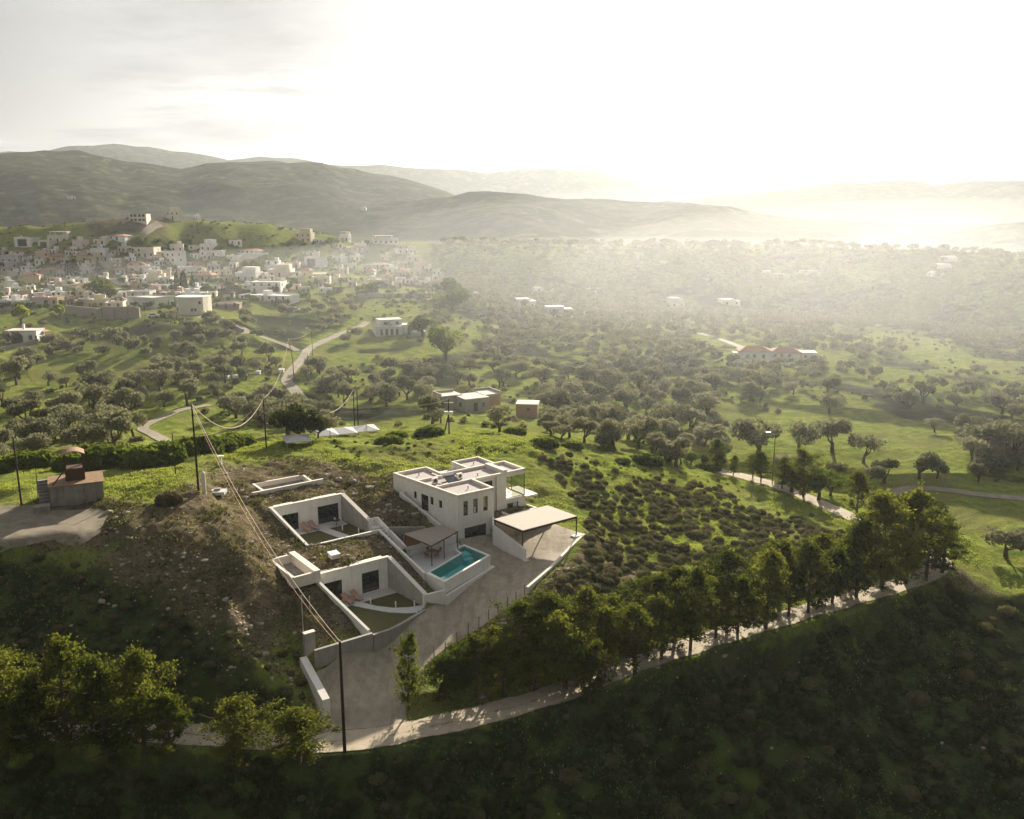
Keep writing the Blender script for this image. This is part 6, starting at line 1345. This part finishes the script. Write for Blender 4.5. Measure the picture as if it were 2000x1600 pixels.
# --- hedge of big shrubs behind the left crest
BIG = [shrub_variant(30+i, 'oak', 1500, .2, (2.2,2.2,1.7)) for i in range(3)]; BIGC = [shrub_variant(40+i, 'grassy', 1500, .14, (2.0,1.8,.9)) for i in range(2)]
for i,(u,v,s) in enumerate([(8,930,1.1),(45,925,1.0),(85,920,.9),(165,915,.9),(205,922,1.2),(245,918,1.15),(285,920,1.2),(322,915,1.1),(362,905,1.0),(400,896,1.05),(432,890,.9),(455,884,.9),(478,880,.7),(140,925,.9)]):
    x, y, z = hit(u, v); x *= 1.05; y *= 1.05; z = gz(x, y); o = link('hedge_shrub', BIG[i % 3], None, None, (x,y,z)); o.scale = (s*1.3,s*1.2,s*1.25); o.rotation_euler = (0,0,i)
    tag(o, 'large rounded green shrub in the hedge behind the concrete tank and hilltop', 'shrub', 'hedge shrubs behind the left hilltop')
for i,(u,v,s,lab) in enumerate([(1062,872,1.2,'wide dark green shrub on the crest above the villa'),(1118,876,1.0,'dark green shrub right of the wide one on the crest'),(1262,905,1.5,'long low green shrub mass on the right crest'),(1215,903,.7,'small green shrub left of the long low mass'),(1295,895,.9,'round green shrub behind the long low mass'),(1383,920,1.2,'low green shrub beside the start of the upper road'),(760,868,1.1,'green shrub on the crest above the sunken rooms'),(775,855,.9,'dark green shrub beyond the crest'),(840,850,1.2,'round shrub left of the transformer pole'),(1005,848,1.0,'dark shrub below the brick shed'),
   (330,985,.8,'rusty brown shrub on the hilltop left of the tall pole'),(1185,880,.8,'green shrub on the crest right of the villa')]):
    x, y, z = hit(u, v); o = link('crest_shrub', (BIG if i != 10 else [shrub_variant(60,'scrub',900,.2,(2,2,1.5))])[i % 3 if i != 10 else 0], None, None, (x,y,z)); o.scale = (s,s*.8,s*.55 if i != 10 else s*.8); tag(o, lab, 'shrub', 'shrubs on the hill crest')
# --- cushion shrubs on the slopes
SH = [shrub_variant(i, 'scrub' if i % 2 else 'sage', 620, .12) for i in range(6)]; SHD = [shrub_variant(i+80, 'heath', 700, .16, (.8,.7,.45)) for i in range(5)]; SHF = []
for i in range(6):
    c_ = SH[i].copy(); c_.materials.clear(); SHF.append(c_)
def region(n_, poly, zmin=0):
    us_ = _tx.uniform(min(p[0] for p in poly), max(p[0] for p in poly), n_); vs2 = _tx.uniform(min(p[1] for p in poly), max(p[1] for p in poly), n_); k = inpoly(us_, vs2, poly)
    return [hit(a, b) for a, b in zip(us_[k], vs2[k])]
def spaced(L, d, avoid=True):
    out = []
    for p in L:
        if all((p[0]-q[0])**2+(p[1]-q[1])**2 > d*d for q in out[-400:]): out.append(p)
    if not avoid: return out
    A = np.array(out); k = (polydist(A[:,0],A[:,1],ROAD)[0] > 3.2) & ~inpoly(A[:,0],A[:,1],YARD) & (polydist(A[:,0],A[:,1],YARD,True)[0] > .8) & ~inpoly(A[:,0],A[:,1],PATH_HUT)
    return [tuple(p) for p in A[k]]
slope = spaced(region(4600, [(1040,885),(1150,885),(1280,928),(1400,950),(1560,1000),(1690,1045),(1600,1130),(1400,1150),(1250,1210),(1120,1240),(1090,1150),(1150,1090),(1150,1010)]), .9); SPL = [hit(*q)[:2] for q in [(1110,930),(1160,925),(1280,945),(1400,965),(1560,1012),(1690,1045),(1600,1130),(1400,1150),(1250,1210),(1120,1240),(1090,1150),(1150,1090),(1150,1010)]]
sa = np.array(slope)[:, :2]; sdist = np.where(inpoly(sa[:,0], sa[:,1], SPL), -1, 1)*polydist(sa[:,0], sa[:,1], SPL, True)[0]; keep = _tx.uniform(0,1,len(sa)) < .07+.66*(1-sst(-5, 6, sdist + 16*fbm(sa[:,0]/9, sa[:,1]/9, 2, 71)))
slope = [p for p, k_ in zip(slope, keep) if k_ and p[1] < 172]; _tx.shuffle(slope)
fore = spaced(region(1500, [(700,1500),(1100,1400),(1400,1290),(1800,1150),(2000,1180),(2000,1600),(0,1600),(0,1510)]), 1.1)
left = spaced(region(700, [(0,1090),(180,1110),(260,1180),(430,1230),(580,1290),(610,1390),(350,1420),(0,1420)]), 1.3)
print('shrubs', len(slope), len(fore), len(left))
def put_shrubs(L, n_ind, lab, grp, smin, smax, nm, stufflab, SHv=None, sm='scrub'):
    SHv = SHv or SH
    for i, p in enumerate(L[:n_ind]):
        o = link('cushion_shrub', SHv[i % len(SHv)], None, None, (p[0],p[1],p[2])); s = _tx.uniform(smin,smax); o.scale = (s,s*_tx.uniform(.85,1.15),s*_tx.uniform(.8,1.1)); o.rotation_euler = (0,0,_tx.uniform(0,6)); tag(o, lab, 'shrub', grp)
    rest = np.array(L[n_ind:])
    if len(rest): tag(scatter_mesh(nm, SHv, rest, _tx.uniform(smin,smax,len(rest)), _tx.uniform(0,6.28,len(rest)), sm), stufflab, 'shrubs', kind='stuff')
put_shrubs(slope, 190, 'brown rounded cushion shrub on the slope right of the carport', 'cushion shrubs on the slope right of the carport', .5, 1.1, 'slope_scrub', 'dense low brown scrub covering the slope right of the carport', None, 'sage')
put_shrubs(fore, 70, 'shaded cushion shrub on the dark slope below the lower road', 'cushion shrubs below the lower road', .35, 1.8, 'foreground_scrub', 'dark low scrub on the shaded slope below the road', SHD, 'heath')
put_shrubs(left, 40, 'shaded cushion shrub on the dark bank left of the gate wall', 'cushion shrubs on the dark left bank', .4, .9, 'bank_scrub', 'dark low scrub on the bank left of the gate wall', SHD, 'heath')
LOWS = []
for i in range(4):
    V_, F_ = leaves(blob_pts(np.random.default_rng(900+i), [(0,0,.4,1,1,.7)], 90, .3), .5, np.random.default_rng(i), tri=True); LOWS.append(npmesh('low', V_, F_))
q = np.stack([_tx.uniform(-330,420,9000), _tx.uniform(165,640,9000)],1); k = fbm(q[:,0]/22, q[:,1]/22, 3, 79) > .02
for pl in TR.values(): k &= polydist(q[:,0], q[:,1], pl)[0] > 4
k &= ~inpoly(q[:,0], q[:,1], [P3(*w_)[:2] for w_ in [(1440,805,-11),(1720,800,-11),(1880,850,-11),(1900,985,-11),(1640,935,-10),(1430,880,-10)]]); q = q[k]
tag(scatter_mesh('valley_scrub', LOWS, np.column_stack([q, bil(Z,q[:,0],q[:,1])]), _tx.uniform(.35,1.3,len(q)), _tx.uniform(0,6.28,len(q)), 'sage'), 'low grey-green bushes and weeds scattered between the olive trees', 'bushes', kind='stuff')
# --- little bushes dotting the green hilltop
dots = [p for p in spaced(region(420, [(640,860),(950,855),(1100,875),(1400,935),(1500,985),(1250,960),(1050,900),(1000,890),(900,880),(700,905)]), 1.0) if p[1] < 162 + max(0, p[0]) * .3]
tag(scatter_mesh('hilltop_tufts', SH, np.array(dots), _tx.uniform(.2,.5,len(dots)), _tx.uniform(0,6.28,len(dots)), 'oak'), 'small dark tufts dotting the bright green hilltop', 'tufts', kind='stuff')
# --- grass blades, weeds and rubble
def tufts(name, P, size, m, label, rng, k=3):
    P = np.repeat(np.array(P), k, 0)+rng.normal(0,size*.5,(len(P)*k,3))*np.array([1,1,.1]); n_ = len(P); a = rng.uniform(0,6.28,n_); s = size*rng.uniform(.5,1.4,n_)
    w = np.stack([np.cos(a)*s*.35, np.sin(a)*s*.35, np.zeros(n_)],1); up = np.stack([rng.normal(0,.35,n_)*s, rng.normal(0,.35,n_)*s, s],1)
    me = npmesh(name, np.stack([P-w,P+w,P+up],1).reshape(-1,3), np.arange(3*n_).reshape(-1,3)); tag(link(name, me, m), label, 'grass', kind='stuff')
def wpts(n_, cx, cy, rx, ry, dmask):
    x = _tx.uniform(cx-rx,cx+rx,n_); y = _tx.uniform(cy-ry,cy+ry,n_); k = ~inpoly(x,y,YARD) & (polydist(x,y,ROAD)[0] > 1.75) & ~inpoly(x,y,PATH_HUT)
    lx, ly = WL(x, y)
    for pol, _f in CUTS: k &= ~inpoly(lx, ly, pol)
    dz = bil(dirt, x, y); k &= _tx.uniform(0,1,n_) < dmask(dz, x, y); x, y = x[k], y[k]; return np.stack([x,y,bil(Z,x,y)-.02],1)
tufts('grass', wpts(190000, 0, 125, 75, 52, lambda d,x,y: (1-d)**2.2*(1-bil(dark,x,y)*.9)*sst(-.25,.2,fbm(x/7,y/7,2,55))*(1-sst(138,166,y-np.maximum(x,0)*.15))), .21, 'grassy', 'fresh green grass and weeds over the hill', _tx, 2)
rk = [npmesh('r', *ico((.5,.42,.3), (0,0,0), np.random.default_rng(k), 1)) for k in range(4)]
P = wpts(30000, -15, 108, 45, 42, lambda d,x,y: d*.75*sst(-.3,.35,fbm(x/6,y/6,2,57))); P = P[:9000]
tag(scatter_mesh('rubble', rk, P, _tx.gamma(1.6,.17,len(P)).clip(.08,1.3), _tx.uniform(0,6.28,len(P)), 'stone'), 'pale rubble stones scattered over the bare earth of the hill', 'rubble', kind='stuff')
P = wpts(2500, 10, 80, 60, 22, lambda d,x,y: .11); tag(scatter_mesh('slope_stones', rk, P, _tx.gamma(1.4,.2,len(P)).clip(.1,1.1), _tx.uniform(0,6.28,len(P)), 'stone'), 'scattered pale stones on the dark slope around the road', 'stones', kind='stuff')
P = wpts(30000, -30, 100, 36, 34, lambda d,x,y: d*sst(-.2,.3,fbm(x/4,y/4,2,58))); tufts('mound_weeds', P, .3, 'heath', 'dark weeds and thistles growing over the rubble mound', _tx, 3)
# dry weeds on planted roofs
P = wpts(9000, *LW(-15,2), 12, 22, lambda d,x,y: .9); tufts('dry_weeds', P, .16, 'scrub', 'dry brown weeds growing on the planted roofs', _tx, 2)

# ================================================================== air
hz = MB().box(-5400,-900,-61,5400,5400,305); ho = link('haze', hz.mesh('haze'), None); tag(ho, 'warm sunlit haze filling the valley', 'haze', kind='stuff')
def volmat(name, col, dens, g):
    m = bpy.data.materials.new(name); m.use_nodes = True; t = m.node_tree; t.nodes.clear(); o = t.nodes.new('ShaderNodeOutputMaterial'); p = t.nodes.new('ShaderNodeVolumePrincipled')
    p.inputs['Color'].default_value = (*col,1); p.inputs['Density'].default_value = dens; p.inputs['Anisotropy'].default_value = g; t.links.new(p.outputs[0], o.inputs['Volume']); return m
ho.data.materials.append(volmat('valley_haze', (.86,.93,1.0), HAZE_D, HAZE_G))
V_, F_ = ico((95,70,38), (0,0,0), None, 3); x, y, _ = P3(1830,575,-10); sm = link('smoke', npmesh('smoke', V_, F_, True), volmat('smoke_veil', (.80,.90,1), .0007, .45), None, (x*1.0, y*1.0, 8)); tag(sm, 'bluish smoke veil drifting over the greenhouses at right', 'smoke', kind='stuff')
for nm, rad_, loc_, dn, lb in [('valley_glare_mist', (260,280,55), (262,540,0), .00026, 'added bright mist standing in for haze and lens glare over the right valley'), ('wide_glare_mist', (430,400,72), (265,610,0), .00017, 'wider thin added mist softening the edge of the valley glare'), ('far_glare_mist', (640,580,95), (270,740,0), .00005, 'thin wide added mist washing the low middle hills with glare'), ('grove_mist', (400,270,36), (80,440,-2), .00034, 'thin mist over the olive groves beyond the villa')]:  # first three volumes added to stand in for lens glare and haze
    V_, F_ = ico(rad_, (0,0,0), None, 4); tag(link(nm, npmesh(nm, V_, F_, True), volmat(nm, (.90,.95,1.0), dn, .44), None, loc_), lb, 'mist', kind='stuff')
